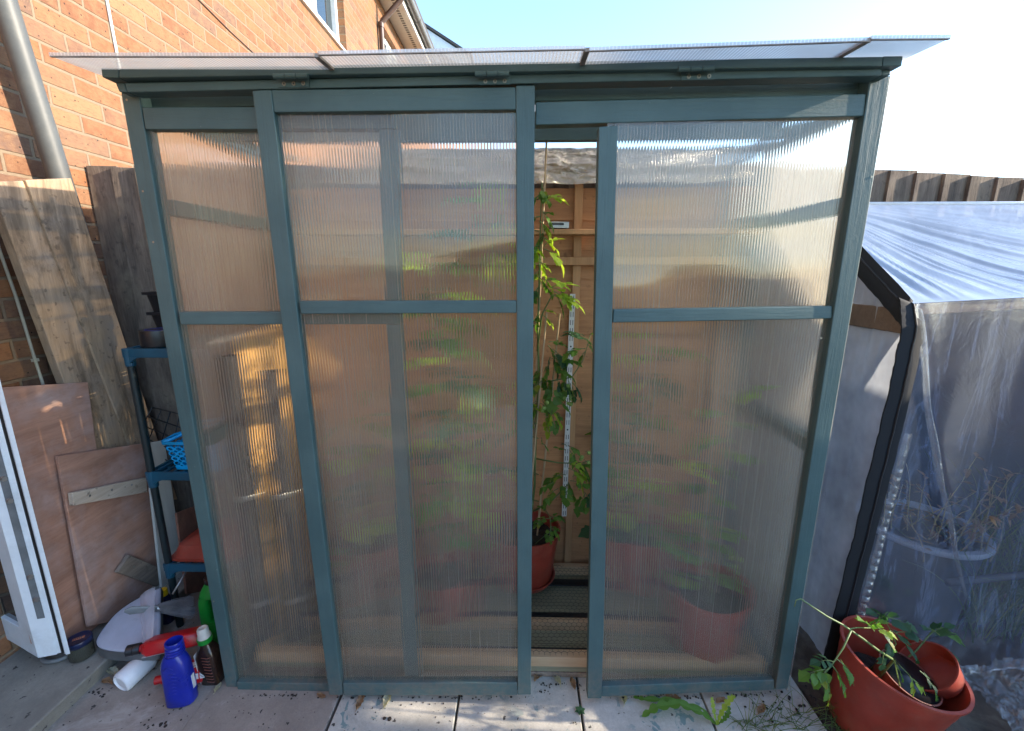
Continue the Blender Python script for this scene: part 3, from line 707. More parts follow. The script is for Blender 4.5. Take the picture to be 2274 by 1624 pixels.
def tubeband(c, r, h, label):
    t = thing('storage_tube', c, label, 'tube', 'dark tubes standing inside the greenhouse end')
    m = MB(); m.lathe([(r*.9,.0),(r,.0),(r,h),(r*.86,h),(r*.86,.02)], 28, Matrix.Translation(V(c))); m.build('tube', M['darktube'], t, smooth=True, ang=40)
    for z in (.17, .62):
        m = MB(); m.lathe([(r+.0015,z),(r+.003,z+.004),(r+.003,z+.018),(r+.0015,z+.022)], 28, Matrix.Translation(V(c))); m.build('band', M['steel'], t, smooth=True)
tubeband(atZ(600,1412,.05), .036, 1.16, 'dark grey tube with steel bands behind the narrow panel, nearer the corner post'); tubeband(atZ(672,1405,.05), .036, 1.10, 'dark grey tube with steel bands behind the narrow panel, nearer the sliding door stile')

# pots
def pot_profile(r, rb, h):
    return [(rb*.3,.0),(rb,.0),(rb+.002,.004),(r*.912,h*.72),(r*.922,h*.75),(r*.938,h*.79),(r*.985,h*.97),(r*1.02,h*.975),(r*1.02,h),(r*.965,h),(r*.93,h*.78),(r*.86,h*.72),(r*.5,h*.72),(1e-6,h*.72)]
def make_pot(loc, r, rb, h, label, mat='pot', M4=None, soil=True, name='plant_pot', group=None):
    t = thing(name, loc, label, 'plant pot', group)
    T = Matrix.Translation(V(loc)) @ (M4 or Matrix.Identity(4))
    m = MB(); m.lathe(pot_profile(r, rb, h)[:-2]+[(rb*.9,.01),(1e-6,.01)], 56, T); m.build('pot', M[mat], t, smooth=True, ang=35)
    if soil:
        m = MB(); zz = h*soil if soil is not True else h*.8
        rr = r*.9 if soil is True else r*.80
        def sf(u, v): 
            a, q = 2*PI*u, v*rr
            return T @ V((q*math.cos(a), q*math.sin(a), zz+.008*noise.noise(V((q*math.cos(a)*40+loc[0], q*math.sin(a)*40, 1)))))
        m.grid(sf, 40, 12)
        m.build('compost', M['compost'], t)
    return t
def saucer(loc, r, label, M4=None, h=.03):
    T = Matrix.Translation(V(loc)) @ (M4 or Matrix.Identity(4))
    m = MB(); m.lathe([(1e-6,0),(r*.86,0),(r,h),(r*1.02,h),(r*1.02,h+.002),(r*.975,h+.002),(r*.84,.004),(1e-6,.004)], 48, T)
    return tag(m.build('pot_saucer', M['pot'], loc=loc, smooth=True, ang=40), label, 'saucer')
POTS = {'A': (.03,1.785,.11), 'B': (-.305,1.625,.068), 'D': (.50,1.80,.09), 'E': (.715,1.475,.07), 'F': (-.64,1.72,.10)}
saucer((.03,1.785,.10), .125, 'terracotta saucer under the pot beside the open gap')
make_pot(POTS['A'], .145, .108, .25, 'terracotta plastic pot of dark compost showing in the open gap of the door')
make_pot(POTS['B'], .125, .09, .19, 'terracotta pot dimly seen behind the middle door, right of its inner post')
make_pot(POTS['D'], .145, .105, .27, 'terracotta pot at the back behind the right panel')
make_pot(POTS['E'], .15, .11, .255, 'terracotta pot close behind the lower right panel, touching the front')
make_pot(POTS['F'], .14, .105, .26, 'terracotta pot dimly seen where two ribbed panels overlap')

# ---------------------------------------------------------------- tomato foliage
def leaflet(mb, p, d, nrm, L, W, rng):
    d = d.normalized(); s = d.cross(nrm)
    if s.length < 1e-4: s = d.cross(V((1,0,.2)))
    s.normalize(); nn = s.cross(d).normalized()
    st = [(0,.06),(.14,.5),(.26,.85),(.34,.72),(.48,1.0),(.56,.74),(.70,.66),(.78,.42),(.9,.2),(1,0)]
    dr = rng.uniform(.05,.28); fold = rng.uniform(.02,.3); tw = rng.uniform(-.25,.25)
    vs = []
    for t, wv in st:
        c = p+d*(L*t)-nn*(dr*L*t*t); ww = W*wv*rng.uniform(.88,1.12)
        s2 = (s*math.cos(tw*t)+nn*math.sin(tw*t))
        vs += [c+s2*ww+nn*(fold*ww), c, c-s2*ww*rng.uniform(.85,1.1)+nn*(fold*ww)]
    fs = []
    for i in range(len(st)-1):
        a = i*3; fs += [(a,a+1,a+4,a+3),(a+1,a+2,a+5,a+4)]
    mb.add(vs, fs)
def leaf(lm, sm, p, d, L, rng, pairs=2, wide=.42):
    p = V(p); d = V(d).normalized(); side = d.cross(V((0,0,1)))
    if side.length < 1e-3: side = V((1,0,0))
    side.normalize(); pts = []; q = p.copy(); dd = d.copy(); n = 8
    droop = rng.uniform(.05,.16)
    for i in range(n+1):
        pts.append(q.copy()); q = q+dd*(L*.72/n); dd = (dd+V((0,0,-droop))).normalized()
    sm.tube(pts, [max(.0006,.0019*(1-i/(n+2))) for i in range(n+1)], 5, False)
    up = side.cross(d).normalized(); 
    if up.z < 0: up = -up
    for k in range(pairs):
        i = int(n*(.42+.42*k/max(1,pairs-1))) if pairs > 1 else 5
        for sg in (-1, 1):
            dirv = (pts[i]-pts[i-1]).normalized()*.55+side*sg*.85+V((0,0,rng.uniform(-.35,.1)))
            ll = L*rng.uniform(.32,.46)
            st = pts[i]+dirv.normalized()*ll*.14; sm.tube([pts[i], st], .0007, 4, False)
            leaflet(lm, st, dirv, up, ll, ll*wide*rng.uniform(.85,1.25), rng)
    dirv = pts[-1]-pts[-2]; ll = L*rng.uniform(.44,.58); leaflet(lm, pts[-1], dirv, up, ll, ll*wide*1.25, rng)
def truss(tm, sm, p, rng, n=5, r=.009):
    p = V(p); q = p.copy()
    for i in range(n):
        e = q+V((rng.uniform(-.02,.02), rng.uniform(-.02,.02), -.012)); sm.tube([q, e], .0009, 4, False)
        tm.ball(e, r*rng.uniform(.7,1.15), 12, 8); q = q+V((rng.uniform(-.01,.012), rng.uniform(-.008,.008), -.012))
def plant(name, base, label, stem_pts, leaves, mat='leaf', trusses=(), seed=1, cat='tomato plant', extra=None):
    """stem_pts world points; leaves: (point, direction, length[, leaf material key])"""
    rng = random.Random(seed); t = thing(name, base, label, cat)
    sm = MB(); lms = {}
    for path, r0, r1 in stem_pts:
        path = [V(p) for p in path]; k = len(path); sm.tube(path, [r0+(r1-r0)*i/(k-1) for i in range(k)], 8)
    for lf in leaves:
        key = lf[3] if len(lf) > 3 else mat
        leaf(lms.setdefault(key, MB()), sm, lf[0], lf[1], lf[2], rng, rng.choice((2,2,3)))
    for tp in trusses:
        tm = MB(); truss(tm, sm, tp, rng); tm.build('tomato_truss', M['tomato'], t, smooth=True)
    sm.build('stem', M['stem'], t, smooth=True)
    for key, lm in lms.items(): lm.build('foliage', M[key], t)
    return t
def cane(p0, p1, label, r=.0045):
    m = MB(); p0, p1 = V(p0), V(p1); n = 14; ps = []; rs = []
    for i in range(n+1): ps.append(p0.lerp(p1, i/n)); rs.append(r*(1.22 if i % 4 == 2 else 1.0)*(1-.25*i/n))
    m.tube(ps, rs, 8)
    return tag(m.build('bamboo_cane', M['cane'], loc=p0, smooth=True, ang=50), label, 'cane', 'canes standing in the greenhouse pots')
# plant in the gap: leaves placed where they hang in the door opening
def dirv(a, e=0.0): return V((math.cos(a), rng_.uniform(-.5,.3), math.sin(a)+e))
rng_ = random.Random(21)
PA = V(POTS['A']); top = PA+V((0,0,.2))
stemA = [([top+V((.0,-.01,-.03)), atY(1187,1080,1.77), atY(1190,960,1.76), atY(1197,830,1.75), atY(1194,735,1.745), atY(1197,640,1.74), atY(1199,540,1.74), atY(1201,470,1.74), atY(1204,405,1.745)], .0055, .002),
         ([atY(1193,780,1.745), atY(1203,700,1.72), atY(1226,655,1.70), atY(1243,662,1.69)], .004, .0016),
         ([atY(1200,850,1.75), atY(1225,846,1.72), atY(1270,838,1.70), atY(1295,800,1.69), atY(1311,745,1.68)], .0035, .0013),
         ([atY(1184,1018,1.77), atY(1240,1028,1.72), atY(1290,1030,1.70), atY(1310,1022,1.69)], .0035, .0015),
         ([atY(1186,1135,1.77), atY(1228,1110,1.72), atY(1262,1075,1.69)], .0045, .002),
         ([top+V((.01,-.04,-.03)), atY(1224,1178,1.70), atY(1222,1150,1.70), atY(1210,1130,1.70)], .0022, .0012)]
LA = []
def put(x, y, a, L, Y=1.71, key=None):
    LA.append((atY(x, y, Y), V((math.cos(R(a)), rng_.uniform(-.45,.15), math.sin(R(a)))), L) + ((key,) if key else ()))
for q in [(1203,415,-60,.10),(1202,430,-150,.09),(1206,436,10,.12,1.70,'leaf_lime'),(1204,470,-40,.10),(1201,480,-160,.12),(1206,500,-50,.10,1.69,'leaf_lime'),
          (1203,520,-120,.12),(1207,528,-30,.11,1.70,'leaf_lime'),(1199,545,-170,.12),(1207,553,-15,.15,1.69,'leaf_lime'),(1200,575,-70,.11,1.72,'leaf_lime'),(1199,600,-140,.12),
          (1198,615,-50,.12),(1195,640,-120,.10),(1214,622,5,.12,1.69,'leaf_lime'),(1222,640,30,.13,1.68,'leaf_lime'),(1230,648,-20,.12,1.68,'leaf_lime'),(1243,662,-5,.13,1.68,'leaf_lime'),(1238,660,-60,.10,1.68),
          (1196,690,-100,.10),(1194,715,-160,.10),(1205,700,-30,.09,1.69,'leaf_lime'),
          (1218,760,15,.10,1.72,'leaf'),(1226,775,-30,.14,1.71,'leaf_dark'),(1232,790,-60,.13,1.71,'leaf'),(1222,805,-120,.12),(1238,815,-20,.12,1.7,'leaf'),(1212,830,-80,.13,1.72,'leaf'),
          (1245,836,-50,.12,1.70,'leaf_dark'),(1205,845,-150,.12),(1262,845,-70,.11,1.69,'leaf'),(1228,850,-95,.14,1.70,'leaf'),(1270,850,-40,.10,1.69,'leaf_dark'),
          (1300,775,170,.12,1.68,'leaf'),(1306,755,150,.12,1.68,'leaf_dark'),(1309,748,60,.06,1.68,'leaf'),(1303,765,-20,.07,1.68,'leaf'),
          (1205,890,-60,.11),(1195,900,-130,.12),(1220,905,-40,.13,1.70,'leaf_lime'),(1240,890,-25,.10,1.69,'leaf'),(1212,930,-80,.10,1.70,'leaf_lime'),(1193,940,-170,.10),(1228,925,-75,.09,1.7,'leaf'),
          (1262,990,-20,.07,1.69,'leaf'),(1268,1005,-70,.08,1.69,'leaf'),(1256,1000,150,.06),(1205,985,-40,.06),
          (1262,1040,-20,.13,1.68,'leaf_lime'),(1275,1045,-60,.13,1.68,'leaf_lime'),(1250,1050,-150,.14,1.69,'leaf'),(1285,1035,-35,.12,1.68,'leaf'),(1262,1070,-100,.13,1.68,'leaf'),(1266,1068,0,.13,1.67,'leaf'),
          (1300,1040,-60,.11,1.69,'leaf_dark'),(1240,1085,-160,.12,1.69,'leaf'),(1305,1080,-50,.12,1.72,'leaf_dark'),(1300,1095,-120,.12,1.72,'leaf'),
          (1212,1133,130,.05,1.70,'leaf'),(1220,1150,20,.09,1.69,'leaf'),(1220,1152,170,.09,1.69,'leaf'),(1223,1170,-100,.09,1.69,'leaf'),(1223,1172,-30,.08,1.69,'leaf')]:
    x, y, a, L = q[:4]; rest = q[4:]
    put(x, y, a, L*.74, *rest)
    put(x+rng_.uniform(-10,8), y+rng_.uniform(-14,14), a+rng_.uniform(-70,70), L*rng_.uniform(.45,.7), (rest[0] if rest else 1.71)+rng_.uniform(-.02,.04), rest[1] if len(rest) > 1 else rng_.choice(('leaf','leaf_dark','leaf_lime')))
for k in range(28):
    yy = rng_.choice((rng_.uniform(395,640), rng_.uniform(395,640), rng_.uniform(820,980), rng_.uniform(1000,1130)))
    put(rng_.uniform(1040,1165), yy, rng_.choice((rng_.uniform(150,260), rng_.uniform(-80,10))), rng_.uniform(.07,.12), rng_.uniform(1.60,1.80), rng_.choice(('leaf','leaf_lime','leaf','leaf_dark')))
for yy in (430,500,560,600,640,850,900,960,1040,1100): stemA.append(([atY(1196,yy+14,1.75), atY(1150,yy,1.72), atY(1085,yy-6,1.69)], .0022, .0009))
plant('tomato_plant', PA, 'tall tomato plant with yellow green leaves climbing in the open gap of the greenhouse', stemA, LA, 'leaf', [atY(1252,850,1.69), atY(1264,868,1.69), atY(1300,1003,1.69), atY(1215,885,1.70)], 5)
cane(top+V((.005,.0,-.04)), atY(1214,308,1.75), 'tallest bamboo cane, beside the tomato stem in the open gap'); cane(top+V((-.01,-.03,-.04)), atY(1214,695,1.70), 'short bamboo cane just right of the tall one in the open gap'); cane(top+V((.04,.02,-.04)), atY(1243,697,1.75), 'dark topped bamboo cane leaning right in the open gap')
def bushy(key, label, h, n, seed, spread=.05, lm='leaf', sc=.8, back=0.0):
    rng = random.Random(seed); b = V(POTS[key])+V((0,0,.17)); pts = []; L = []
    ph = rng.uniform(0, 6)
    for i in range(9):
        t = i/8; pts.append(b+V((.035*math.sin(ph+t*4), .03*math.cos(ph+t*3), h*t)))
    for i in range(n):
        t = .12+.88*i/n; p = b+V((.035*math.sin(ph+t*4), .03*math.cos(ph+t*3), h*t)); a = ph+i*2.4
        L.append((p, V((math.cos(a), math.sin(a)*.8+back, rng.uniform(-.1,.5))), rng.uniform(.16,.25)*sc, rng.choice((lm, lm, lm, 'leaf_dark') if lm == 'leaf_dark' else (lm, lm, 'leaf_dark', 'leaf_lime'))))
    plant('tomato_plant', POTS[key], label, [(pts, .006, .002)], L, lm, [b+V((.06,-.04,h*.3)), b+V((-.05,.02,h*.45))], seed)
bushy('B', 'tomato plant blurred behind the middle door, right of its inner post', 1.40, 32, 31); bushy('D', 'tomato plant at the back behind the upper right panel', 1.0, 24, 33)
bushy('E', 'tomato plant close behind the right panel above the front pot', .82, 20, 35, .05, 'leaf', .62, .7); bushy('F', 'tomato plant blurred behind the overlapping ribbed panels', .75, 13, 37)
for k, h, l in (('B', 1.35, 'bamboo cane behind the middle door'), ('D', 1.2, 'bamboo cane at the back behind the right panel'), ('E', 1.0, 'bamboo cane close behind the right panel'), ('F', .95, 'bamboo cane behind the overlapping panels')):
    b = V(POTS[k]); cane(b+V((.02,.03,.15)), b+V((.0,.04,.15+h)), l)
# ================================================================ left side clutter
def plank(name, px, Xs, t, mat, label, cat, group=None):
    q = [atX(p[0], p[1], x) for p, x in zip(px, Xs)]
    m = MB(); n = 16
    for k in range(n):
        pass
    m.slab(q, (-t, 0, 0)); base = (q[2]+q[3])/2
    return tag(m.build(name, mat, loc=base, bevel=.003), label, cat, group)
plank('scaffold_plank', [(-22,404),(52,402),(345,1110),(238,1110)], (-1.81,-1.81,-1.795,-1.795), .034, M['plank'], 'weathered plank against the brick wall, nearer of the two, left of the dark gap', 'plank', 'planks leaning on the brick wall')
plank('scaffold_plank', [(57,400),(158,396),(395,1110),(334,1110)], (-1.80,-1.80,-1.79,-1.79), .034, M['plank'], 'weathered plank with sunlit top standing beside the grey pipe, farther of the two', 'plank', 'planks leaning on the brick wall')
def ply(name, px, Xs, t, mat, label):
    q = [atX(p[0], p[1], x) for p, x in zip(px, Xs)]; base = (q[2]+q[3])/2
    o = thing(name, base, label, 'plywood sheet', 'plywood offcuts leaning by the wall')
    m = MB(); m.slab(q, (-t, 0, 0)); m.build('sheet', mat, o, bevel=.0015); return o, q
def ply0(name, px, Xs, t, mat, label):
    q = [atX(p[0], p[1], x) for p, x in zip(px, Xs)]; base = (q[2]+q[3])/2
    m = MB(); m.slab(q, (-t, 0, 0)); return tag(m.build(name, mat, loc=base, bevel=.0015), label, 'plywood sheet', 'plywood offcuts leaning by the wall'), q
p1, q1 = ply0('plywood_sheet', [(-60,865),(195,849),(268,1395),(75,1430)], (-1.778,-1.778,-1.755,-1.755), .012, M['ply'], 'larger reddish plywood sheet leaning behind, next to the white door frame')
p2, q2 = ply('plywood_sheet', [(128,1013),(320,985),(397,1345),(197,1392)], (-1.745,-1.745,-1.715,-1.715), .012, M['ply'], 'smaller reddish plywood sheet with pale wooden cleat nailed across it')
def cleat(px, X, par, mat, nails):
    q = [atX(p[0], p[1], X) for p in px]; m = MB(); m.slab(q, (-.018, 0, 0)); o = m.build('cleat', mat, par, bevel=.0015)
    for (x, y) in nails:
        s = MB(); c = atX(x, y, X+.001); s.tube([c, c+V((-.003,0,0))], .0045, 10); s.build('screw', M['screw'] if mat is M['oldcleat'] else M['steel'], o)
cleat([(160,1095),(325,1061),(328,1093),(164,1123)], -1.712, p2, M['cleat'], [(200,1101),(249,1088),(293,1077)])
cleat([(288,1233),(372,1268),(367,1308),(262,1271)], -1.698, p2, M['oldcleat'], [(298,1259)])
plank('pale_board', [(324,985),(366,978),(425,1365),(368,1385)], (-1.68,-1.68,-1.66,-1.66), .012, M['whiteboard'], 'pale grey board standing upright behind the plastic rack', 'board')
plank('plywood_offcut', [(392,1140),(500,1100),(520,1300),(415,1320)], (-1.52,-1.52,-1.50,-1.50), .01, M['darkwood'], 'dark brown plywood offcut low behind the rack', 'board')

# plastic rack
RX0, RX1, RY0, RY1 = -1.487, -1.13, 1.56, 1.98
rack = thing('plastic_rack', ((RX0+RX1)/2, 1.75, 0), 'teal plastic shelf rack with dark legs beside the greenhouse', 'shelf rack')
SH = [1.217, .722, .310]
for x in (RX0+.014, RX1-.014):
    for y in (RY0+.014, RY1-.014):
        m = MB(); m.tube([(x,y,0),(x,y,1.19)], .0135, 14); m.build('leg', M['darkleg'], rack, smooth=True, ang=50)
for k, z in enumerate(SH):
    m = MB(); th = .034
    m.box(RX0,RX1,RY0,RY0+.012,z-th,z); m.box(RX0,RX1,RY1-.012,RY1,z-th,z); m.box(RX0,RX0+.012,RY0+.0125,RY1-.0125,z-th,z); m.box(RX1-.012,RX1,RY0+.0125,RY1-.0125,z-th,z)
    n = 9
    for i in range(n): x = RX0+.02+(RX1-RX0-.05)*i/(n-1); m.box(x,x+.012,RY0+.0125,RY1-.0125,z-.012,z-.003)
    for i in range(4): y = RY0+.07+i*.09; m.box(RX0+.0125,RX1-.0125,y,y+.010,z-.016,z-.0125)
    for x in (RX0+.014, RX1-.014):                    # flared corner sockets
        sg = 1 if x < -1.3 else -1
        for y in (RY0+.014, RY1-.014):
            m.tube([(x,y,z-th-.034),(x,y,z-.001)], [.017,.0185], 14)
            yy = RY0-.0005 if y < 1.7 else RY1-.0115
            m.hexa([(x,yy,z-th),(x+sg*.05,yy,z-th),(x+sg*.030,yy,z-th-.006),(x,yy,z-th-.03)], [(x,yy+.011,z-th),(x+sg*.05,yy+.011,z-th),(x+sg*.030,yy+.011,z-th-.006),(x,yy+.011,z-th-.03)])
    m.build('shelf', M['teal'], rack, bevel=.002)
def lathe_at(mb, prof, loc, n=40, rot=None):
    mb.lathe(prof, n, Matrix.Translation(V(loc)) @ (rot or Matrix.Identity(4)))
# tape roll on top shelf
tl = (-1.395,1.635,SH[0]+.001); tr_ = thing('tape_roll', tl, 'roll of wide black tape with blue core on the top rack shelf', 'tape roll')
m = MB(); lathe_at(m, [(.0445,0),(.062,0),(.0625,.002),(.0625,.060),(.062,.062),(.0445,.062)], tl); m.build('tape', M['black'], tr_, smooth=True, ang=40)
m = MB(); lathe_at(m, [(.041,.0),(.0443,.0),(.0443,.063),(.041,.063),(.041,0)], tl); m.build('core', M['blue'], tr_, smooth=True, ang=40)
# nested black square pots
for i, (px_b, lab) in enumerate((((338,692),'black square pot on the top rack shelf, lower of the stacked pair'), ((328,648),'black square pot with pale rim, stacked on top of the lower one'))):
    m = MB(); c = atY(px_b[0], px_b[1], 1.75)+V((.074,.03,-.125)); a0, a1, h = .045, .062, .125
    m.loft([(0,a0,a0,0,0,9),(h-.012,a1,a1,0,0,9),(h-.011,a1+.012,a1+.012,0,0,9),(h,a1+.012,a1+.012,0,0,9),(h-.001,a1-.003,a1-.003,0,0,9),(.006,a0-.003,a0-.003,0,0,9)], 32, Matrix.Translation(c))
    tag(m.build('square_pot', M['black'], loc=c), lab, 'plant pot', 'stacked black pots')
# black wire grid leaning behind the basket
m = MB(); A, B_, C_, D_ = atY(338,905,1.93), atY(420,925,1.85), atY(405,1040,1.85), atY(295,985,1.93)
for k in range(5):
    u = k/4; m.tube([A.lerp(B_,u), D_.lerp(C_,u)], .0022 if k % 2 else .0028, 6)
for k in range(5):
    u = k/4; m.tube([A.lerp(D_,u), B_.lerp(C_,u)], .0035 if k == 1 else .0022, 6)
tag(m.build('wire_grid', M['black'], loc=D_, smooth=True), 'black wire grid rack leaning behind the blue basket', 'wire rack')
# blue basket
bz = SH[1]+.001; bl = V((-1.27,1.66,bz)); bk = thing('plastic_basket', bl, 'bright blue plastic basket with pierced sides on the middle rack shelf', 'basket')
x0,x1,y0,y1 = -1.405,-1.13,1.575,1.79; fl, hb = .028, .115
lo = [V((x0+fl,y0+fl*.4,bz)), V((x1-fl,y0+fl*.4,bz)), V((x1-fl,y1-fl*.4,bz)), V((x0+fl,y1-fl*.4,bz))]; hi = [V((x0,y0,bz+hb)), V((x1,y0,bz+hb)), V((x1,y1,bz+hb)), V((x0,y1,bz+hb))]
m = MB()
for k in range(4):
    a, b, c, d = lo[k], lo[(k+1)%4], hi[(k+1)%4], hi[k]
    inn = ((V((-1.27,1.68,0))-(a+b)/2)); inn.z = 0; inn.normalize()
    m.holes(d.lerp(a,.12), c.lerp(b,.12), c.lerp(b,.86), d.lerp(a,.86), 8, 4, .70, inn*.0025)
    m.slab([d.lerp(a,.86), c.lerp(b,.86), b, a], inn*.0025)
m.slab([lo[0],lo[1],lo[2],lo[3]], (0,0,.003)); m.build('body', M['skyblue'], bk)
m = MB(); m.tube(hi+[hi[0]], .0065, 8)
m.tube([hi[0]+V((.0,.05,0)), hi[0]+V((-.045,.05,-.012)), hi[0]+V((-.05,.12,-.010)), hi[0]+V((0,.15,0))], .006, 8)
m.tube([hi[3]+V((0,-.02,0)), hi[3]+V((.05,-.03,.035)), hi[2]+V((-.04,-.03,.04)), hi[2]+V((0,-.02,0))], .006, 8)
m.build('rim', M['skyblue'], bk, smooth=True)
# upturned terracotta tray
tz = SH[2]+.001; c = V((-1.335,1.70,tz)); m = MB()
m.loft([(0,.150,.125,0,0,7),(.008,.152,.127,0,0,7),(.010,.142,.117,0,0,7),(.055,.122,.097,0,0,7),(.057,.118,.093,0,0,7),(.095,.052,.050,.03,.02,7)], 40, Matrix.Translation(c))
tag(m.build('upturned_tray', M['pot'], loc=c, bevel=.002), 'upturned terracotta coloured tray on the lowest rack shelf', 'tray')

# ---- bottles and bits by the door
def bottle_obj(name, loc, label, cat, body, neck=None, cap=None, bm='blue', cm=None, rot=None, extra=None, group=None):
    T = Matrix.Translation(V(loc)) @ (rot or Matrix.Identity(4)); t = thing(name, loc, label, cat, group)
    m = MB(); m.loft(body, 36, T)
    if neck:
        m.lathe(neck, 28, T)
    m.build('body', M[bm], t, smooth=True, ang=50)
    if cap:
        m = MB(); m.lathe(cap, 28, T); m.build('cap', M[cm], t, smooth=True, ang=40)
    if extra: extra(t, T)
    return t
def tpatch(T, pts, t, name, mat, th=.0012, parent=None):
    q = [T @ V(p) for p in pts]; n = (q[1]-q[0]).cross(q[3]-q[0]).normalized(); m = MB(); m.slab([p-n*th*0 for p in q], n*-th); return m.build(name, M[mat], parent or t)
# blue oil jug, standing open
BL = atZ(404,1556,0)
def blue_x(t, T):
    m = MB()
    for k in range(7):
        z = .055+k*.013; w_ = .020-.0012*k
        m.tube([T @ V((-w_,-.0305,z)), T @ V((0,-.0325,z+.004)), T @ V((w_,-.0305,z))], .0016, 6)
    m.tube([T @ V((-.03,-.0305,.150)), T @ V((-.012,-.0315,.162)), T @ V((.005,-.0315,.150))], .0014, 6)
    m.build('embossing', M['blue'], t, smooth=True)
    m = MB(); m.slab([T @ V((.0435,-.008,.10)), T @ V((.0435,.008,.10)), T @ V((.0472,.008,.05)), T @ V((.0472,-.008,.05))], (.0012,0,0)); m.build('label', M['label'], t)
bb = [(0,.040,.029,.003,0,3),(.004,.045,.033,.003,0,3),(.05,.0455,.033,.002,0,3),(.09,.0445,.033,.0,0,3),(.125,.044,.032,-.002,0,2.9),(.148,.043,.032,-.003,0,2.7),(.165,.040,.031,-.004,0,2.4),(.178,.035,.030,-.004,0,2.2),(.186,.0305,.0285,-.004,0,2),(.19,.028,.028,-.004,0,2)]
nk = [(.026,.19),(.029,.193),(.029,.197),(.026,.199),(.0285,.203),(.0285,.207),(.0255,.209),(.028,.213),(.028,.217),(.025,.220),(.0275,.224),(.0275,.236),(.0265,.238),(.023,.238),(.023,.19)]
bottle_obj('oil_bottle', BL, 'open royal blue plastic bottle with threaded neck standing in front', 'bottle', [tuple([a*1.0, *r]) for a, *r in bb], [(r-.004 if False else r, z) for r, z in nk], None, 'blue', None, Matrix.Rotation(.18,4,'Z') @ Matrix.Rotation(R(-4),4,'X') , blue_x)
# white tub lying down, base towards the viewer
wl = atZ(300,1490,.036)
rotW = Matrix.Rotation(R(-16),4,'Z') @ Matrix.Rotation(R(-90),4,'X')
bottle_obj('white_bottle', wl, 'white plastic bottle lying on its side with its base facing forward', 'bottle',
  [(-.048,.016,.016,0,0,2),(-.047,.026,.026,0,0,2),(-.052,.031,.031,0,0,2),(-.049,.0365,.0365,0,0,2),(-.042,.039,.039,0,0,2),(.045,.039,.039,0,0,2),(.06,.030,.030,0,0,2),(.068,.016,.016,0,0,2),(.08,.015,.015,0,0,2)], None, None, 'white', None, Matrix.Rotation(R(-14),4,'Z') @ Matrix.Rotation(R(-84),4,'X'))
# red bottle leaning across with black cap
def red_x(t, T):
    tpatch(T, [(-.030,-.0285,.015),(.020,-.0285,.015),(.020,-.0285,.09),(-.030,-.0285,.09)], t, 'label', 'label')
    tpatch(T, [(-.030,-.0299,.03),(-.014,-.0299,.03),(-.004,-.0299,.088),(-.018,-.0299,.088)], t, 'label_stripe', 'orange')
ax = (atY(297,1447,1.30)-atY(420,1420,1.36)).normalized()
rotR = ax.to_track_quat('Z','Y').to_matrix().to_4x4()
redb = [(-.09,.034,.022,0,0,5),(-.086,.038,.026,0,0,5),(.07,.038,.026,0,0,5),(.088,.026,.020,0,0,3),(.095,.014,.014,0,0,2)]
bottle_obj('red_bottle', atY(385,1424,1.345), 'red plastic bottle with black cap lying across, upper of the two red ones', 'bottle', redb, [(.013,.09),(.013,.11)], [(.019,.100),(.0195,.102),(.0195,.118),(.018,.119),(.0195,.120),(.0195,.140),(.017,.142),(1e-6,.142)], 'red', 'black', rotR @ Matrix.Rotation(R(20),4,'Z'), red_x)
ax2 = (atZ(318,1527,.028)-atZ(430,1500,.034)).normalized()
rotR2 = ax2.to_track_quat('Z','Y').to_matrix().to_4x4()
def red2_x(t, T):
    c = T @ V((0,0,0)); axn = ax2; nv = (CAM-c).normalized(); nv = (nv-axn*nv.dot(axn)).normalized(); tt = axn.cross(nv)
    def pp(a, th, r): return c+axn*a+(nv*math.cos(th)+tt*math.sin(th))*r
    m = MB(); m.grid(lambda u, v: pp(-.066+.062*u, -.75+1.6*v, .0405), 4, 12); o = m.build('label', M['label'], t, smooth=True)
    m = MB(); rg = random.Random(4)
    for k in range(11):
        th = -.6+k*.125; a0 = -.060+rg.uniform(0,.02); a1 = a0+rg.uniform(.012,.034)
        m.grid(lambda u, v: pp(a0+(a1-a0)*u, th+.045*v, .0412), 3, 1)
    m.build('label_print', M['darkprint'], o)
    m = MB(); m.grid(lambda u, v: pp(-.038+.004*u, -.74+1.58*v, .0413), 1, 12); m.build('label_stripe', M['red'], o)
bottle_obj('red_bottle', atZ(428,1492,.038), 'red plastic bottle with ridged neck and no cap lying behind the blue one, lower', 'bottle', [(-.075,.034,.034,0,0,2.6),(-.07,.038,.038,0,0,2.6),(.035,.038,.038,0,0,2.6),(.055,.030,.028,0,0,2.5),(.066,.022,.022,0,0,2)],
  [(.021,.064),(.022,.07),(.018,.076),(.019,.08),(.015,.084),(.0165,.09),(.0165,.096),(.0135,.098),(.0145,.118),(.012,.120),(.004,.119)], None, 'red', None, rotR2, red2_x)
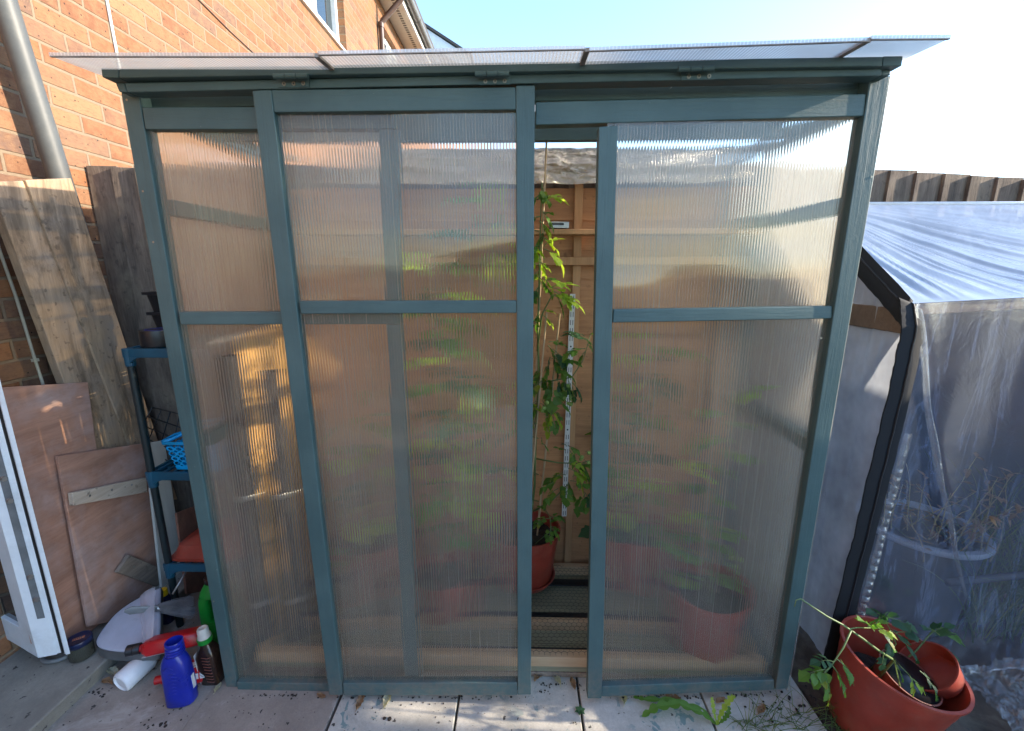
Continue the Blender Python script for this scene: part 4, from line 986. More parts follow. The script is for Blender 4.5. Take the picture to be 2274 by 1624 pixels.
# brown bottle with white cap and green collar
def brown_x(t, T):
    m = MB(); m.lathe([(.0205,.168),(.024,.170),(.0245,.186),(.0205,.188)], 28, T); m.build('collar', M['green'], t, smooth=True, ang=40)
    m = MB()
    for k in range(9):
        z = .018+k*.013; m.tube([T @ V((-.004,-.0312,z+.004)), T @ V((.018,-.0312,z)), T @ V((.027,-.026,z-.001))], .0010, 5)
    m.build('measure_mark', M['pot_dark'], t)
    tpatch(T, [(-.0345,-.026,.01),(-.0315,-.0295,.01),(-.0315,-.0295,.115),(-.0345,-.026,.115)], t, 'label', 'label')
    tpatch(T, [(-.0415,.02,.01),(-.0355,-.026,.01),(-.0355,-.026,.13),(-.0415,.02,.13)], t, 'label', 'label')
bottle_obj('brown_bottle', atZ(478,1508,0), 'dark brown bottle with dirty white cap and green collar beside the greenhouse post', 'bottle',
  [(0,.033,.027,0,0,4.5),(.004,.036,.030,0,0,4.5),(.115,.036,.030,0,0,4.5),(.14,.030,.026,0,0,3),(.16,.020,.020,0,0,2),(.168,.019,.019,0,0,2)], None,
  [(.0215,.188),(.0215,.196),(.019,.200),(.018,.222),(.015,.226),(.012,.2265),(.009,.2245),(1e-6,.2245)], 'brown', 'offwhite', Matrix.Rotation(R(-4),4,'Y'), brown_x)
# green jug with hand hole
gl_ = V((-1.225,1.50,0)); t = thing('green_jug', gl_, 'bright green plastic jerry bottle with moulded handle behind the brown bottle', 'bottle')
m = MB(); T = Matrix.Translation(gl_) @ Matrix.Rotation(R(15),4,'Z')
m.loft([(0,.062,.040,0,0,4),(.005,.066,.044,0,0,4),(.10,.066,.044,0,0,4),(.13,.064,.043,0,0,4)], 36, T)
m.loft([(.125,.024,.043,-.041,0,3),(.21,.022,.036,-.043,0,3),(.235,.024,.034,-.036,0,3)], 28, T)
m.loft([(.125,.018,.030,.046,0,3),(.20,.016,.026,.044,0,3),(.235,.020,.03,.034,0,3)], 28, T)
m.loft([(.228,.060,.036,-.003,0,3),(.25,.050,.034,-.006,0,3),(.275,.028,.026,-.014,0,2),(.285,.022,.022,-.014,0,2)], 32, T)
m.build('body', M['green'], t, smooth=True, ang=50)
m = MB(); m.lathe([(.024,.283),(.025,.285),(.025,.305),(.022,.308),(1e-6,.308)], 24, T @ Matrix.Translation((-.014,0,0))); m.build('cap', M['brown'], t, smooth=True, ang=40)
# D shaped lid
ll_ = atZ(290,1447,.03); lid = thing('domed_cover', ll_, 'pale grey D shaped plastic cover with dark rim leaning on the plywood', 'cover')
pts = [(358,1306),(335,1316),(310,1329),(285,1344),(258,1365),(235,1392),(221,1412),(215,1428),(222,1440),(245,1447),(280,1450),(318,1449),(352,1443),(357,1400),(358,1350)]
def lidY(x, y): return (1.64-.245*(y-1306)/144)*.955
def crs(ps, n=5):
    o = []; k = len(ps)
    for i in range(k):
        a, b, c, d = [V((*ps[(i+j-1) % k], 0)) for j in range(4)]
        if i in (0, k-1, k-2, k-3): o.append(ps[i]); continue
        for q in range(n):
            t = q/n; p = .5*((2*b)+(c-a)*t+(2*a-5*b+4*c-d)*t*t+(3*b-a-3*c+d)*t**3); o.append((p.x, p.y))
    return o
pts = crs(pts)
P3 = [atY(x, y, lidY(x, y)) for x, y in pts]; cen = sum(P3, V((0,0,0)))/len(P3); nrm = V((.05,-.48,.87)).normalized()
m = MB(); k = len(P3); rings = []
for sc_, h_ in ((1,0),(.985,.006),(.95,.009),(.88,.010),(.6,.012),(.3,.013)):
    rings.append([cen+(p-cen)*sc_+nrm*h_ for p in P3])
vs_ = [p for g in rings for p in g]+[cen+nrm*.0132]; fs_ = [(i*k+j, i*k+(j+1)%k, (i+1)*k+(j+1)%k, (i+1)*k+j) for i in range(5) for j in range(k)]+[(5*k+j, 5*k+(j+1)%k, 6*k) for j in range(k)]
m.add(vs_, fs_); m.build('top', M['greylid'], lid, smooth=True, ang=50)
m = MB(); r0 = [cen+(p-cen)*1.015+V((0,0,-.036)) for p in P3]; r1 = [cen+(p-cen)*1.012+nrm*.006 for p in P3]; r2 = [cen+(p-cen)*1.035+V((0,0,-.022)) for p in P3]
m.add(r0+r2+r1, [(i, (i+1)%k, k+(i+1)%k, k+i) for i in range(k)]+[(k+i, k+(i+1)%k, 2*k+(i+1)%k, 2*k+i) for i in range(k)]); m.build('rim', M['greyrim'], lid, smooth=True)
# clear sheet bent over the lid's straight side
m = MB()
q = [atY(316,1328,1.515), atY(350,1308,1.53), atY(358,1306,1.53), atY(358,1412,1.345), atY(345,1425,1.34), atY(322,1430,1.345)]
def sheetf(u, v):
    a = q[0].lerp(q[1],u) ; b = q[5].lerp(q[4],u); p = a.lerp(b,v); return p+nrm*(.018+.010*math.sin(u*PI)+.002*noise.noise(p*60))
m.grid(sheetf, 14, 18); tag(m.build('clear_sheet', M['clear'], loc=q[5], smooth=True), 'clear plastic sheet curling over the straight edge of the grey domed cover', 'plastic sheet')
# hand brush
hb_ = atY(365,1352,1.45); br = thing('hand_brush', hb_, 'hand brush with grey handle and dusty grey bristles by the rack leg', 'brush')
a, b = atY(276,1357,1.40), atY(362,1350,1.47); d = (b-a).normalized()
m = MB(); m.loft([(0,.005,.004,0,0,3),(.02,.016,.005,0,0,3),(.09,.012,.005,0,0,3),((b-a).length,.011,.006,0,0,3)], 20, Matrix.Translation(a) @ d.to_track_quat('Z','X').to_matrix().to_4x4()); m.build('handle', M['greymetal'], br, smooth=True, ang=50)
m = MB(); rg = random.Random(2); e = atY(428,1348,1.50); side = d.cross(V((0,0,1))).normalized()
for i in range(420):
    u, v = rg.uniform(-1,1), rg.uniform(-1,1); p = b-d*.012+side*u*.012+V((0,0,1))*v*.014
    t_ = e+side*u*.03+V((0,0,1))*v*.026+V((rg.uniform(-.012,.006),rg.uniform(-.01,.01),rg.uniform(-.01,.01)))
    m.tube([p, p.lerp(t_,.5)+V((rg.uniform(-.003,.003),0,rg.uniform(-.003,.003))), t_], [.0012,.0012,.0008], 3, False)
m.build('bristles', M['bristle'], br)
m = MB(); m.tube([b-d*.02, b-d*.004], [.0135,.0145], 12); m.build('ferrule', M['steel'], br, smooth=True, ang=40)
# loose rod leaning behind
m = MB(); m.tube([atY(383,1320,1.50), atY(418,1262,1.58)], .004, 8)
tag(m.build('metal_rod', M['steel'], loc=atY(383,1320,1.50), smooth=True), 'thin grey rod leaning behind the rack beside the green bottle', 'rod')
# dark bottle with yellow cap
yl = atY(361,1400,1.60); yl.z = 0; yl.x += .035
bottle_obj('yellow_cap_bottle', yl, 'dark bottle with yellow cap behind the rack leg', 'bottle', [(0,.025,.025,0,0,2.5),(.105,.025,.025,0,0,2.5),(.13,.017,.017,0,0,2)], None, [(.0175,.125),(.0175,.152),(.016,.155),(1e-6,.155)], 'navy', 'yellow')
# jar with navy lid
jl = atZ(184,1458,.061); T = Matrix.Translation(jl); t = thing('glass_jar', jl, 'squat clear jar with navy lid standing on the concrete step', 'jar')
m = MB(); m.lathe([(1e-6,.0),(.030,.0),(.037,.008),(.038,.055),(.036,.066),(.034,.066),(.0355,.055),(.035,.01),(.028,.004),(1e-6,.004)], 40, T); m.build('glass', M['jar'], t, smooth=True, ang=50)
m = MB(); m.lathe([(.0385,.062),(.0395,.064),(.0395,.079),(.038,.082),(.034,.0825),(.032,.081),(1e-6,.081)], 40, T); li = m.build('lid', M['navy'], t, smooth=True, ang=40)
m = MB(); m.obox(jl+V((0,.001,.0815)), .034, .011, .001, Euler((0,0,.62)).to_matrix()); m.build('lid_print', M['orange'], li)
rg = random.Random(8); m = MB()
for k in range(5): m.obox(jl+V((-.011+.0055*k*.82,-.0085+.0055*k*.58+.001,.0822)), .003, .007, .0006, Euler((0,0,.62)).to_matrix())
m.build('lid_lettering', M['darkprint'], li)
# grey ring lying under the door
rl = atZ(128,1458,.063); m = MB(); k = 28
m.tube([rl+V((.045*math.cos(2*PI*i/k),.03*math.sin(2*PI*i/k),.008)) for i in range(k+1)], .008, 10)
tag(m.build('grey_ring', M['greymetal'], loc=rl, smooth=True), 'grey ring shaped dish under the corner of the white door', 'dish')

# white upvc door standing open at the left edge
dz = .13; Rp, Mp = atZ(155,1449,dz), atZ(85,1462,dz); Lp = Mp+(atZ(0,1412,dz)-Mp)*3.2
door = thing('upvc_door', Mp, 'open white upvc door with black seal and grey lock strip at the left edge', 'door')
H_ = 2.05; up = V((0,0,H_)); dirF = (Lp-Mp); W_ = dirF.length; dirF.normalize()
edge = (Rp-Mp); T_ = edge.length; edge.normalize()
def dbox(s0, s1, t0, t1, z0, z1, name, mat, bevel=.0025, par=None):
    """s along the leaf from the free edge, t across its thickness"""
    P_ = lambda s, t, z: Mp+dirF*s+edge*t+V((0,0,z)); b = MB()
    b.hexa([P_(s0,t0,z1),P_(s1,t0,z1),P_(s1,t0,z0),P_(s0,t0,z0)], [P_(s0,t1,z1),P_(s1,t1,z1),P_(s1,t1,z0),P_(s0,t1,z0)]); return b.build(name, mat, par or door, bevel=bevel)
dbox(0,.085,0,T_*.62,0,H_,'stile',M['upvc']); dbox(W_-.085,W_,0,T_*.62,0,H_,'stile',M['upvc']); dbox(.0855,W_-.0855,.001,T_*.62,0,.10,'bottom_rail',M['upvc']); dbox(.0855,W_-.0855,.001,T_*.62,H_-.1,H_,'top_rail',M['upvc'])
dbox(.0855,W_-.0855,T_*.22,T_*.40,.1005,H_-.1005,'glass_pane',M['pane'],0)
dbox(.004,.07,T_*.625,T_*.76,.002,H_-.002,'rebate',M['upvc']); dbox(.001,.07,T_*.765,T_*.84,.0,H_,'seal',M['seal'],.001); dbox(-.004,.095,T_*.845,T_,-.006,H_+.006,'outer_lip',M['upvc'])
dbox(-.0028,-.0002,T_*.28,T_*.52,.16,1.9,'lock_strip',M['greymetal'],.0008)
for z in (.24,.33,.62,.70,1.1):
    b = MB(); c = Mp+edge*(T_*.40)+V((0,0,z))-dirF*.004; b.tube([c, c-dirF*.006], [.010,.008], 14); b.build('lock_roller', M['steel'], door, smooth=True, ang=40)
# ================================================================ right side: plastic grow tent
TZ0, TZ1 = 1.40, 1.775; TX, TX2 = 1.215, 3.1; TY0, TY1 = 1.40, 1.96
tent = thing('plastic_grow_tent', (2.0, 1.7, 0), 'low grow tent under clear plastic film with black zip band, right of the greenhouse', 'grow tent')
def tf(x): return TY0+.10*(x-TX)
def zf(x): return TZ0+.045*(x-TX)
rgn = random.Random(9)
def roof_pt(u, v):
    x = TX+(TX2-TX)*u; y0 = tf(x); y = y0+(TY1-y0)*v; z = zf(x)+(TZ1-zf(x))*v
    sag = -.05*math.sin(PI*v)*math.sin(PI*min(1,u*1.0))**.5
    # folds fan out from the far left corner
    dx, dy = x-(TX-.05), (TY1+.02)-y; ang = math.atan2(dy, dx); rad = math.hypot(dx, dy)
    amp = min(1, rad*2.2)*(1-abs(2*v-1)**4)
    f = .009*noise.noise(V((ang*16, rad*.7, 1)))+.005*noise.noise(V((ang*42, rad*1.2, 6)))+.004*noise.noise(V((x*5,y*9,3)))
    return V((x, y, z+sag+f*amp*1.25))
m = MB(); m.grid(roof_pt, 260, 110); m.build('roof_film', M['film_roof'], tent, smooth=True)
def front_pt(u, v):
    x = TX+(TX2-TX)*u; z = zf(x)*(1-v)+.0*v
    f = .024*noise.noise(V((x*5+v*1.6, z*.8, 2)))+.007*noise.noise(V((x*15-v*2, z*1.2, 5)))
    crease = .040*math.exp(-((x-(1.21+.40*v+.17*v*v))/.03)**2)*(.3+.7*math.sin(PI*min(1,v*1.1)))
    low = .006*max(0,v-.72)*noise.noise(V((x*22, z*26, 3)))*8
    return V((x, tf(x)-.006-f*(.15+v)-crease*.55-low*.5-.03*v*v, max(z,.012)))
m = MB(); m.grid(front_pt, 220, 130); m.build('front_film', M['film_side'], tent, smooth=True)
def side_pt(u, v):
    y = TY0+(TY1-TY0)*u; zt = TZ0+(TZ1-TZ0)*u; z = zt*(1-v)+.012*v
    return V((TX+.020-.05*v*(1-u)-.010*noise.noise(V((y*12+v*2, z*2.2, 4)))-.006*noise.noise(V((y*30, z*5, 4))), y, z))
m = MB(); m.grid(side_pt, 60, 60); m.build('side_film', M['film_end'], tent, smooth=True)
m = MB()
def fold_pt(u, v):
    z = 1.385-1.03*v; x = 1.210+.29*v+.09*v*v+.012*noise.noise(V((v*5,0,0))); wd = .002+.010*math.sin(PI*min(1,v*1.05))**1.3*(1+.6*noise.noise(V((v*9,3,0))))
    return V((x+(u-.5)*wd*2, tf(x)-.030-.014*math.sin(u*PI)-.02*v, z))
m.grid(fold_pt, 6, 60); m.build('film_fold', M['film_fold'], tent, smooth=True)
m = MB(); m.box(TX+.05, TX2, 1.965, 1.975, 0, 1.72); m.build('shade_sheet', M['tentshade'], tent)  # added dark sheet, stands in for the shaded fence behind the film
# timber bars
m = MB(); m.hexa([(TX+.01,TY0+.008,TZ0-.004),(TX2,tf(TX2)+.008,zf(TX2)-.004),(TX2,tf(TX2)+.008,zf(TX2)-.038),(TX+.01,TY0+.008,TZ0-.038)], [(TX+.01,TY0+.03,TZ0-.004),(TX2,tf(TX2)+.03,zf(TX2)-.004),(TX2,tf(TX2)+.03,zf(TX2)-.038),(TX+.01,TY0+.03,TZ0-.038)])
m.build('front_bar', M['tentbar'], tent, bevel=.003)
m = MB(); m.box(TX+.012,TX+.035,TY0+.035,TY1,TZ0-.10,TZ0-.02); m.build('side_bar', M['tentbar'], tent, bevel=.003)
m = MB(); m.tube([(TX,TY1,TZ1-.004),(TX2,TY1,TZ1-.004)], .009, 10); m.build('ridge_pole', M['upvc'], tent, smooth=True)
for x in (TX+.03, TX2-.05):
    m = MB(); m.tube([(x,TY1-.02,0),(x,TY1-.02,TZ1)], .009, 8); m.build('pole', M['darkleg'], tent, smooth=True)
m = MB(); m.tube([(TX+.42,TY0+.10,.33),(TX2,tf(TX2)+.10,.36)], .014, 10); m.build('lower_bar', M['tub_dark'], tent, smooth=True)
# black zip band: along the roof edge then down the front corner
pth = [V((TX,TY1-.02,TZ1-.01)), V((TX,1.75,1.636)), V((TX,1.58,1.515)), V((TX,1.47,1.44)), V((TX+.002,TY0+.012,1.395)), V((TX+.004,TY0-.012,1.33)), V((TX-.002,TY0-.018,1.2)), V((TX-.014,TY0-.018,.9)), V((TX-.030,TY0-.018,.6)), V((TX-.044,TY0-.015,.3)), V((TX-.056,TY0-.012,.02))]
den = []
for i in range(len(pth)-1):
    for k in range(14): den.append(pth[i].lerp(pth[i+1], k/14))
den.append(pth[-1])
m = MB(); L_, R_, Lb, Rb = [], [], [], []
for i, p in enumerate(den):
    t = (den[min(i+3,len(den)-1)]-den[max(i-3,0)]).normalized(); vert = min(1,max(0,(1.46-p.z)/.12))
    ac = V((1,0,0)) if vert > .5 else V((0.75,-.1,.0))
    ac = (V((.55,-.05,-.75))*(1-vert)+V((1,.15,0))*vert).normalized()
    wl_ = .043+.006*noise.noise(V((i*.21,0,0)))+.003*noise.noise(V((i*.9,2,0))); wr_ = .040+.002*noise.noise(V((i*.4,5,0)))
    nr = V((-.1,-1,0)) if vert > .5 else V((-.3,-.6,.6)); nr.normalize()
    a, b = p-ac*wl_, p+ac*wr_
    if vert < .5: a, b = p+V((-.016,-.01,-.075-.006*noise.noise(V((i*.3,0,0))))), p+V((-.002,-.006,.012))
    L_.append(a+nr*.008); R_.append(b+nr*.008)
    Lb.append(a+nr*.002); Rb.append(b+nr*.002)
k = len(den)
mid = [(a+b)/2+V((0,-.006,.003)) for a, b in zip(L_, R_)]
m.add(L_+mid+R_+Rb+Lb, [(r*k+i, r*k+i+1, ((r+1)%5)*k+i+1, ((r+1)%5)*k+i) for r in range(5) for i in range(k-1)])
zb_ = m.build('zip_band', M['black_matte'], tent, smooth=True, ang=60)
m = MB(); m.tube([p+V((0,-.002,0)) for p in mid], .0028, 6); m.build('zip', M['black'], zb_, smooth=True)
# puckered clear seam beside the band
m = MB()
def seam_pt(u, v):
    z = .98-.93*v; x = TX+.036-.040*v+.030*u
    return V((x-.008*v, TY0-.020-.006*math.sin(u*PI)-.005*abs(math.sin(v*95))*math.sin(u*PI)*min(1,v*2), z))
m.grid(seam_pt, 6, 420); m.build('seam', M['film_fold'], tent, smooth=True)

# things inside the tent
tc_ = atZ(2045,1215,.42); tcl = (1.74,1.76,0)
tb_ = thing('grey_tub', tcl, 'grey plastic tub of dead stems inside the clear tent', 'tub')
m = MB(); m.lathe([(.15,0),(.17,.0),(.205,.40),(.204,.404),(.19,.40),(.185,.36),(1e-6,.36)], 48, Matrix.Translation(V(tcl))); m.build('tub', M['tub_dark'], tb_, smooth=True, ang=50)
m = MB(); m.lathe([(.2055,.398),(.225,.402),(.23,.412),(.225,.424),(.20,.424),(.195,.406),(.2055,.398)], 48, Matrix.Translation(V(tcl))); m.build('rim', M['tub'], tb_, smooth=True, ang=50)
m = MB(); m.lathe([(1e-6,.365),(.187,.365)], 30, Matrix.Translation(V(tcl))); m.build('compost', M['compost'], tb_)
rg = random.Random(14); t = thing('dead_plant', (1.72,1.72,.36), 'dried brown plant with straw stems inside the clear tent', 'dead plant'); sm, lm = MB(), MB()
for i in range(22):
    p = V((1.72+rg.uniform(-.14,.16),1.70+rg.uniform(-.12,.12),.36)); ps = [p]; d = V((rg.uniform(-.5,.5),rg.uniform(-.5,.2),1)).normalized(); L = rg.uniform(.15,.48)
    for k in range(7): p = p+d*L/7; d = (d+V((rg.uniform(-.18,.18),rg.uniform(-.18,.18),-.08))).normalized(); ps.append(p)
    sm.tube(ps, [.0032-.0003*k for k in range(8)], 5, False)
    for k in range(9):
        q = rg.choice(ps[2:]); leaflet(lm, q, V((rg.uniform(-1,1),rg.uniform(-1,1),rg.uniform(-.8,.6))), V((0,0,1)), rg.uniform(.02,.05), .009, rg)
sm.build('stem', M['straw'], t); lm.build('dry_leaves', M['dryleaf'], t)
t = thing('tall_grass', (2.05,1.66,0), 'clump of long green grass pressed against the tent film at far right', 'grass clump'); m = MB()
for i in range(260):
    p = V((2.08+rg.uniform(-.25,.3),1.68+rg.uniform(-.12,.12),0)); d = V((rg.uniform(-.5,.5),rg.uniform(-.3,.2),1)).normalized(); L = rg.uniform(.4,.85); ps = [p]
    for k in range(7): p = p+d*L/7; d = (d+V((rg.uniform(-.06,.06)+(.07 if d.x>0 else -.07),rg.uniform(-.05,.03),-.10))).normalized(); ps.append(p)
    m.tube(ps, [.0028-.00035*k for k in range(8)], 3, False)
m.build('blades', M['grass'], t)
# soil bed under the tent
m = MB(); m.grid(lambda u, v: V((1.05+2.4*u, .2+1.84*v, -.012+.016*noise.noise(V((u*30, v*22, 1)))+.008*noise.noise(V((u*90, v*70, 1)))+(.0 if u > .05 else -.02))), 110, 80)
tag(m.build('soil_bed', M['soil'], smooth=True), kind='structure')

# crumpled film skirt at the right
sk0 = V((1.62,1.22,0))
m = MB()
def crum(u, v):
    x = 1.60+.80*u; y = 0.98+.41*v
    z = .008+.05*v**1.8+.075*abs(noise.noise(V((x*7,y*9,1))))+.05*abs(noise.noise(V((x*17,y*21,2))))+.022*abs(noise.noise(V((x*43,y*50,3))))
    return V((x+.02*noise.noise(V((x*20,y*20,9))), y+.03*noise.noise(V((x*14,y*14,7))), max(.004,z)))
m.grid(crum, 150, 90)
tag(m.build('crumpled_film', M['film_crumple'], loc=sk0), 'heap of crumpled clear plastic film on the ground at the bottom right', 'plastic film')

# big pot with things in it
tilt = Matrix.Rotation(R(9), 4, V((.55,.83,0)))
PB = V((1.195,1.232,-.018)); TB = Matrix.Translation(PB) @ tilt
make_pot(PB, .165, .12, .295, 'large terracotta plastic pot of tomato cuttings on the ground at the bottom right', 'pot', tilt, .55, 'large_pot')
ip = TB @ V((.006,-.006,.128)); tilt2 = tilt @ Matrix.Rotation(R(6),4,'Y') @ Matrix.Rotation(R(8),4,'X')
t = make_pot(ip, .083, .06, .13, 'small brown pot with dark inside, nested in the large pot', 'pot_dark', tilt2, False, 'small_pot')
m = MB(); T = Matrix.Translation(ip) @ tilt2; m.lathe([(1e-6,.012),(.054,.012),(.0755,.118),(.079,.1285)], 40, T); m.build('liner', M['black'], t, smooth=True)
sc_ = TB @ V((.108,-.006,.262)); T3 = Matrix.Translation(sc_) @ tilt @ Matrix.Rotation(R(-52),4,V((.25,1,0)))
m = MB(); m.lathe([(1e-6,-.02),(.070,-.02),(.083,.03),(.085,.031),(.085,.034),(.080,.034),(.068,-.015),(1e-6,-.015)], 44, T3)
tag(m.build('shallow_pot', M['pot'], loc=sc_, smooth=True, ang=40), 'shallow terracotta pot tipped on edge inside the large pot', 'plant pot')
rng_ = random.Random(77)
B = lambda x, y, Y: atY(x, y, Y)
st = [([TB @ V((-.06,.0,.15)), B(1985,1466,1.16), B(1948,1443,1.15), B(1915,1418,1.145), B(1872,1388,1.15), B(1838,1370,1.155), B(1800,1345,1.16), B(1778,1330,1.16), B(1768,1333,1.16), B(1764,1348,1.155)], .0045, .0012),
      ([B(1890,1400,1.148), B(1872,1440,1.13), B(1845,1480,1.11), B(1825,1505,1.10)], .0030, .0014),
      ([B(1885,1397,1.148), B(1905,1394,1.16), B(1935,1395,1.17)], .0022, .0012),
      ([TB @ V((.03,.05,.15)), B(2035,1445,1.26), B(2062,1412,1.27), B(2078,1392,1.28)], .0035, .0012),
      ([TB @ V((-.02,.06,.15)), B(1990,1430,1.25), B(1975,1395,1.27), B(1960,1370,1.28)], .003, .001),
      ([TB @ V((.03,-.04,.15)), B(1985,1462,1.10), B(2000,1480,1.09), B(2020,1500,1.08)], .0022, .001)]
LB = []
def putb(x, y, a, L, Y, key='leaf'): L *= .78; LB.append((B(x, y, Y), V((math.cos(R(a)), rng_.uniform(-.5,.0), math.sin(R(a)))), L, key))
for q in [(1850,1470,150,.08,1.11,'leaf_dark'),(1842,1482,-150,.09,1.10,'leaf'),(1830,1500,-70,.10,1.09,'leaf'),(1838,1488,170,.10,1.10,'leaf'),(1856,1462,-30,.10,1.11,'leaf'),(1848,1478,-50,.11,1.10,'leaf'),
          (1925,1394,60,.07,1.17,'leaf'),(1930,1394,120,.08,1.17,'leaf'),(1938,1395,20,.07,1.17,'leaf_lime'),(1945,1385,75,.08,1.19,'leaf_dark'),(1950,1400,-30,.09,1.18,'leaf_dark'),(1965,1378,120,.09,1.24,'leaf_dark'),(1962,1372,30,.10,1.26,'leaf_dark'),(1975,1400,-20,.10,1.24,'leaf_dark'),(1972,1415,-80,.08,1.22,'leaf_dark'),
          (1990,1405,20,.10,1.25,'leaf_dark'),(1998,1420,-30,.10,1.24,'leaf_dark'),(2065,1410,60,.09,1.27,'leaf_dark'),(2075,1395,10,.10,1.28,'leaf'),(2070,1402,130,.08,1.27,'leaf_dark'),(2078,1440,20,.08,1.27,'leaf_dark'),
          (1962,1452,-90,.06,1.12,'leaf_dark'),(1990,1475,-60,.06,1.09,'leaf'),(2020,1500,-70,.07,1.075,'leaf_lime'),(2042,1490,-35,.10,1.12,'leaf_dark'),(2022,1505,-30,.06,1.075,'leaf_lime')]:
    putb(*q)
plant('tomato_cutting', PB+V((0,0,.17)), 'sprawling tomato plant drooping out of the large pot at bottom right', st, LB, 'leaf', (), 9)

# ---- weeds, leaves, crumbs
t = thing('dandelion', atZ(1592,1612,0), 'dandelion weed with toothed leaves rooted between the slabs, bottom right of centre', 'weed'); m = MB(); m2 = MB(); rg = random.Random(3)
def dleaf(mb, pts, w0, seed):
    rg = random.Random(seed); pts = [V(p) for p in pts]; den = []
    for i in range(len(pts)-1):
        for k in range(6): den.append(pts[i].lerp(pts[i+1], k/6))
    den.append(pts[-1]); n = len(den)-1
    vs_ = []
    for i, p in enumerate(den):
        t_ = i/n; tan = (den[min(i+1,n)]-den[max(i-1,0)]).normalized(); s = tan.cross(V((0,0,1)))
        if s.length < .1: s = V((1,0,0))
        s.normalize(); ww = w0*(.15+math.sin(PI*min(1,t_*.92+.05))**.8*(.35+.65*t_))*(1.0 if i % 3 else .45)
        if i == n: ww = 0
        vs_ += [p+s*ww+V((0,0,ww*.25)), p, p-s*ww+V((0,0,ww*.25))]
    mb.add(vs_, [f for i in range(n) for f in ((i*3,i*3+1,i*3+4,i*3+3),(i*3+1,i*3+2,i*3+5,i*3+4))])
base = atZ(1592,1610,.005)
dleaf(m, [base, atZ(1560,1585,.03), atZ(1510,1563,.045), atZ(1460,1570,.035), atZ(1425,1592,.006)], .022, 1)
dleaf(m, [base, atZ(1560,1575,.03), atZ(1500,1556,.03), atZ(1430,1553,.02), atZ(1405,1548,.012)], .013, 2)
dleaf(m2, [base, base+V((.01,.006,.03)), base+V((.032,.018,.062)), base+V((.055,.03,.080)), base+V((.068,.03,.082))], .013, 3)
dleaf(m2, [base, base+V((-.006,.012,.03)), base+V((-.010,.024,.060)), base+V((-.012,.032,.078))], .010, 4)
dleaf(m, [base, base+V((.02,.0,.02)), base+V((.035,.005,.04)), base+V((.045,.02,.055))], .011, 5)
m.build('leaves', M['leaf'], t); m2.build('lit_tint_leaves', M['leaf_lime'], t)  # sunlit look of the upright leaves is put into a lime colour
t = thing('creeping_weed', atZ(1250,1582,0), 'tiny clover like weed in the slab joint below the open gap', 'weed'); m = MB()
for k in range(6): a = k*PI/3+.3; leaflet(m, atZ(1288,1578,.004), V((math.cos(a), math.sin(a)*.9, .15)), V((0,0,1)), .020, .008, rg)
m.build('leaves', M['leaf_dark'], t)
m = MB(); rg = random.Random(17)
spots = [(1740,1600,60,80),(1830,1590,90,60),(1900,1615,60,40),(1680,1612,40,40)]
for i in range(170):
    sx, sy, wx, wy = rg.choice(spots); p = atZ(sx+rg.uniform(-wx,wx), sy+rg.uniform(-wy*.4,wy*.4), -.003); d = V((rg.uniform(-.9,.9),rg.uniform(-.7,.4),rg.uniform(.25,1))).normalized(); L = rg.uniform(.03,.13); ps = [p]
    for k in range(6): p = p+d*L/6; d = (d+V((0,0,-.16))).normalized(); ps.append(p)
    m.tube(ps, [.0011,.0011,.001,.0009,.0008,.0006,.0003], 3, False)
for (x, y, dx, h) in ((1965,1585,-.02,.15),(1985,1600,-.03,.17),(1855,1600,-.05,.11)):
    p = atZ(x, 1640, -.01); m.tube([p, p+V((dx*.1,-.01,h*.5)), p+V((dx,-.02,h))], [.0016,.0012,.0005], 4, False)
tag(m.build('grass', M['grass'], loc=(.95,1.15,0)), 'thin wiry grass blades on the slabs in front of the big pot', 'grass', kind='stuff')
def curled(loc, L, seed, mat, label, group='dead leaves on the paving'):
    rg = random.Random(seed); a = rg.uniform(0,2*PI); d = V((math.cos(a), math.sin(a), 0)); s = V((-d.y, d.x, 0)); m = MB(); loc = V(loc)
    nu, nv = 12, 8; lob = [rg.uniform(.65,1.1) for _ in range(nu+1)]
    def f(u, v):
        t_ = u; ww = L*.33*math.sin(PI*min(1,max(0,t_*.96+.02)))**.7*lob[int(u*nu)]; q = (v-.5)*2
        z = .004+abs(q)**1.6*L*.20+L*.12*math.sin(t_*5+seed)*.6+.006*noise.noise(V((u*5,v*5,seed)))
        return loc+d*(L*(t_-.5))+s*(ww*q*(1-.25*abs(q)))+V((0,0,max(.002,z)))
    m.grid(f, nu, nv); m.tube([loc-d*(L*.5)+V((0,0,.005)), loc-d*(L*.62)+s*.004+V((0,0,.004))], .001, 4, False)
    return tag(m.build('dead_leaf', mat, loc=loc), label, 'dead leaf', group)
for i, (x, y, L, mt, lb) in enumerate([(714,1549,.035,'dryleaf','small tan curled leaf below the left sliding door frame'),(800,1563,.055,'dryleaf','reddish brown curled leaf below the middle door, near its left stile'),(860,1558,.055,'paleleaf','greyish flat dead leaf below the middle door'),
     (1195,1507,.045,'dryleaf','brown dead leaf just inside the gap at its left side'),(1272,1521,.045,'dryleaf','red brown dead leaf at the right side of the gap by the slab joint'),(1237,1512,.05,'paleleaf','pale dead leaf in the middle of the gap'),
     (1385,1553,.055,'paleleaf','pale grey curled leaf below the right panel'),(1495,1553,.05,'dryleaf','brown curled leaf behind the dandelion'),(1600,1560,.045,'dryleaf','brown rolled leaf right of the dandelion'),
     (252,1497,.06,'paleleaf','cream coloured torn leaf beside the white bottle'),(238,1518,.05,'dryleaf','tan dead leaf at the foot of the concrete step'),(485,1530,.04,'paleleaf','thin pale leaf at the foot of the left post'),(1690,1580,.05,'dryleaf','brown crumbled leaf among the grass at right')]):
    curled(atZ(x, y, 0), L, i+2, M[mt], lb)
m = MB(); rg = random.Random(41)
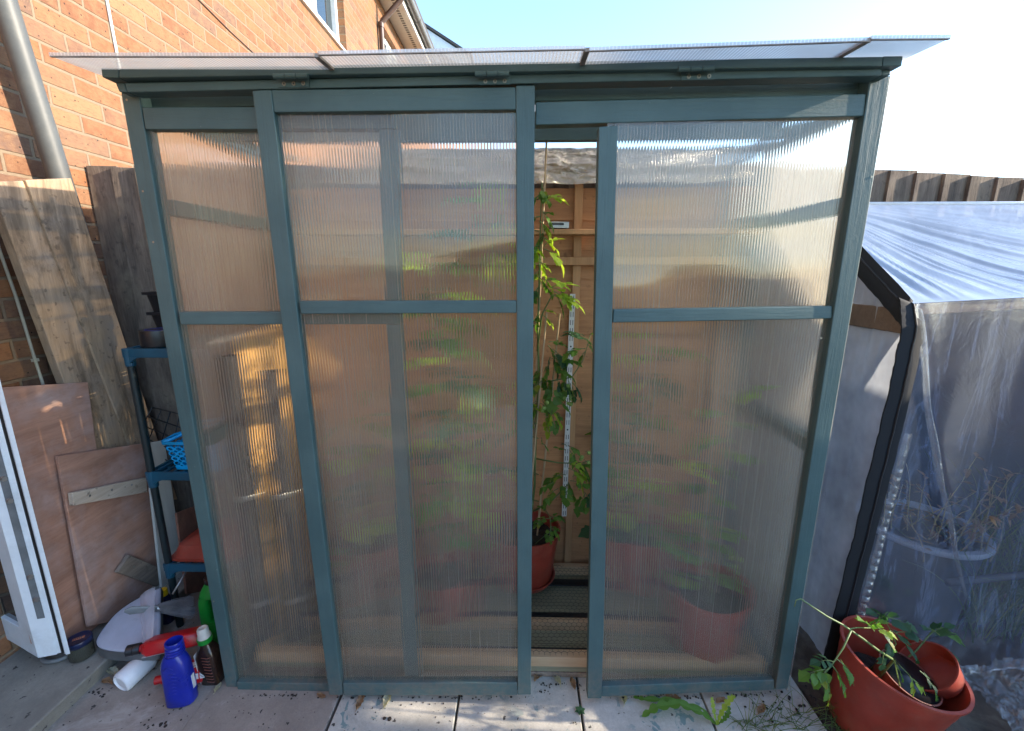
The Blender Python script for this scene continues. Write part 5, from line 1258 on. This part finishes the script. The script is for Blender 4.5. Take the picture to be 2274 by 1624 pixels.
def crumb(p, r): m.ball(p, r, 6, 4, (rg.uniform(.7,1.5), rg.uniform(.7,1.5), rg.uniform(.4,.8)))
for (x, y, n, sx, sy, r) in ((215,1540,26,14,8,.004),(150,1585,22,40,20,.003),(325,1608,16,14,8,.004),(355,1610,10,12,6,.004),(1205,1535,16,14,6,.003),(860,1600,5,5,4,.006),(1275,1605,3,3,2,.005),(400,1420,60,40,20,.007),(1700,1575,40,40,16,.004),(900,1570,30,120,16,.0025),(350,1585,14,60,16,.003),(1780,1550,30,40,30,.006),(560,1590,40,140,30,.0018),(1050,1590,40,200,30,.0016),(950,1549,90,200,3,.003),(620,1545,60,80,3,.003),(1480,1549,70,120,4,.003),(1650,1543,50,60,4,.003),(1240,1520,40,60,6,.003)):
    for k in range(max(2, n//2)): crumb(atZ(x+rg.gauss(0,sx*.6), y+rg.gauss(0,sy*.6), .001), r*rg.uniform(.4,1.2))
tag(m.build('soil_crumbs', M['compost']), 'dark crumbs of soil scattered over the paving', 'soil', kind='stuff')

# unseen block and slit wall added off right to shade the ground
ob = thing('added_shade_block', (5.9,2.6,0), 'unseen brick block added at the far right to shade the ground', 'shade block')
m = MB(); m.box(5.4,8.0,1.02,4.0,0,2.48); m.build('wall', M['brick_dark'], ob)
m = MB(); m.box(5.3,8.1,1.02,4.1,2.482,2.58); m.build('roof', M['tile'], ob)
m = MB(); m.box(5.4,5.55,-1.3,.88,0,3.9); m.box(5.4,5.55,.9605,1.0195,0,3.9); m.box(5.4,5.55,.8805,.96,0,1.72); m.box(5.4,5.55,.8805,.96,2.2,3.9); tag(m.build('added_shade_wall', M['brick_dark'], loc=(5.47,-.2,0)), 'unseen tall brick wall added beyond the right edge for shade', 'wall')  # unseen wall added for shade, its gap shaped to pass a sun strip

# unseen hedge added behind the viewpoint to darken reflections in the ribbed panels
hd = thing('added_reflection_hedge', (0,-6,0), 'unseen green hedge added behind the viewpoint for the panels to reflect', 'hedge'); rg = random.Random(6); m = MB()
m.box(-1.8,5.2,-6.6,-5.8,0,1.6); m.build('inner_mass', M['leaf_dark'], hd); m = MB()
for i in range(6000):
    p = V((rg.uniform(-1.9,5.3), -5.78+rg.uniform(-.06,.1), rg.uniform(.0,1.7))); a = rg.uniform(0,6.28); d = V((math.cos(a),rg.uniform(-.3,.6),math.sin(a)))*.05; e = V((-d.z,.01,d.x))*.5
    m.add([p-d, p+e, p+d, p-e], [(0,1,2,3)])
m.build('leaves', M['leaf'], hd)
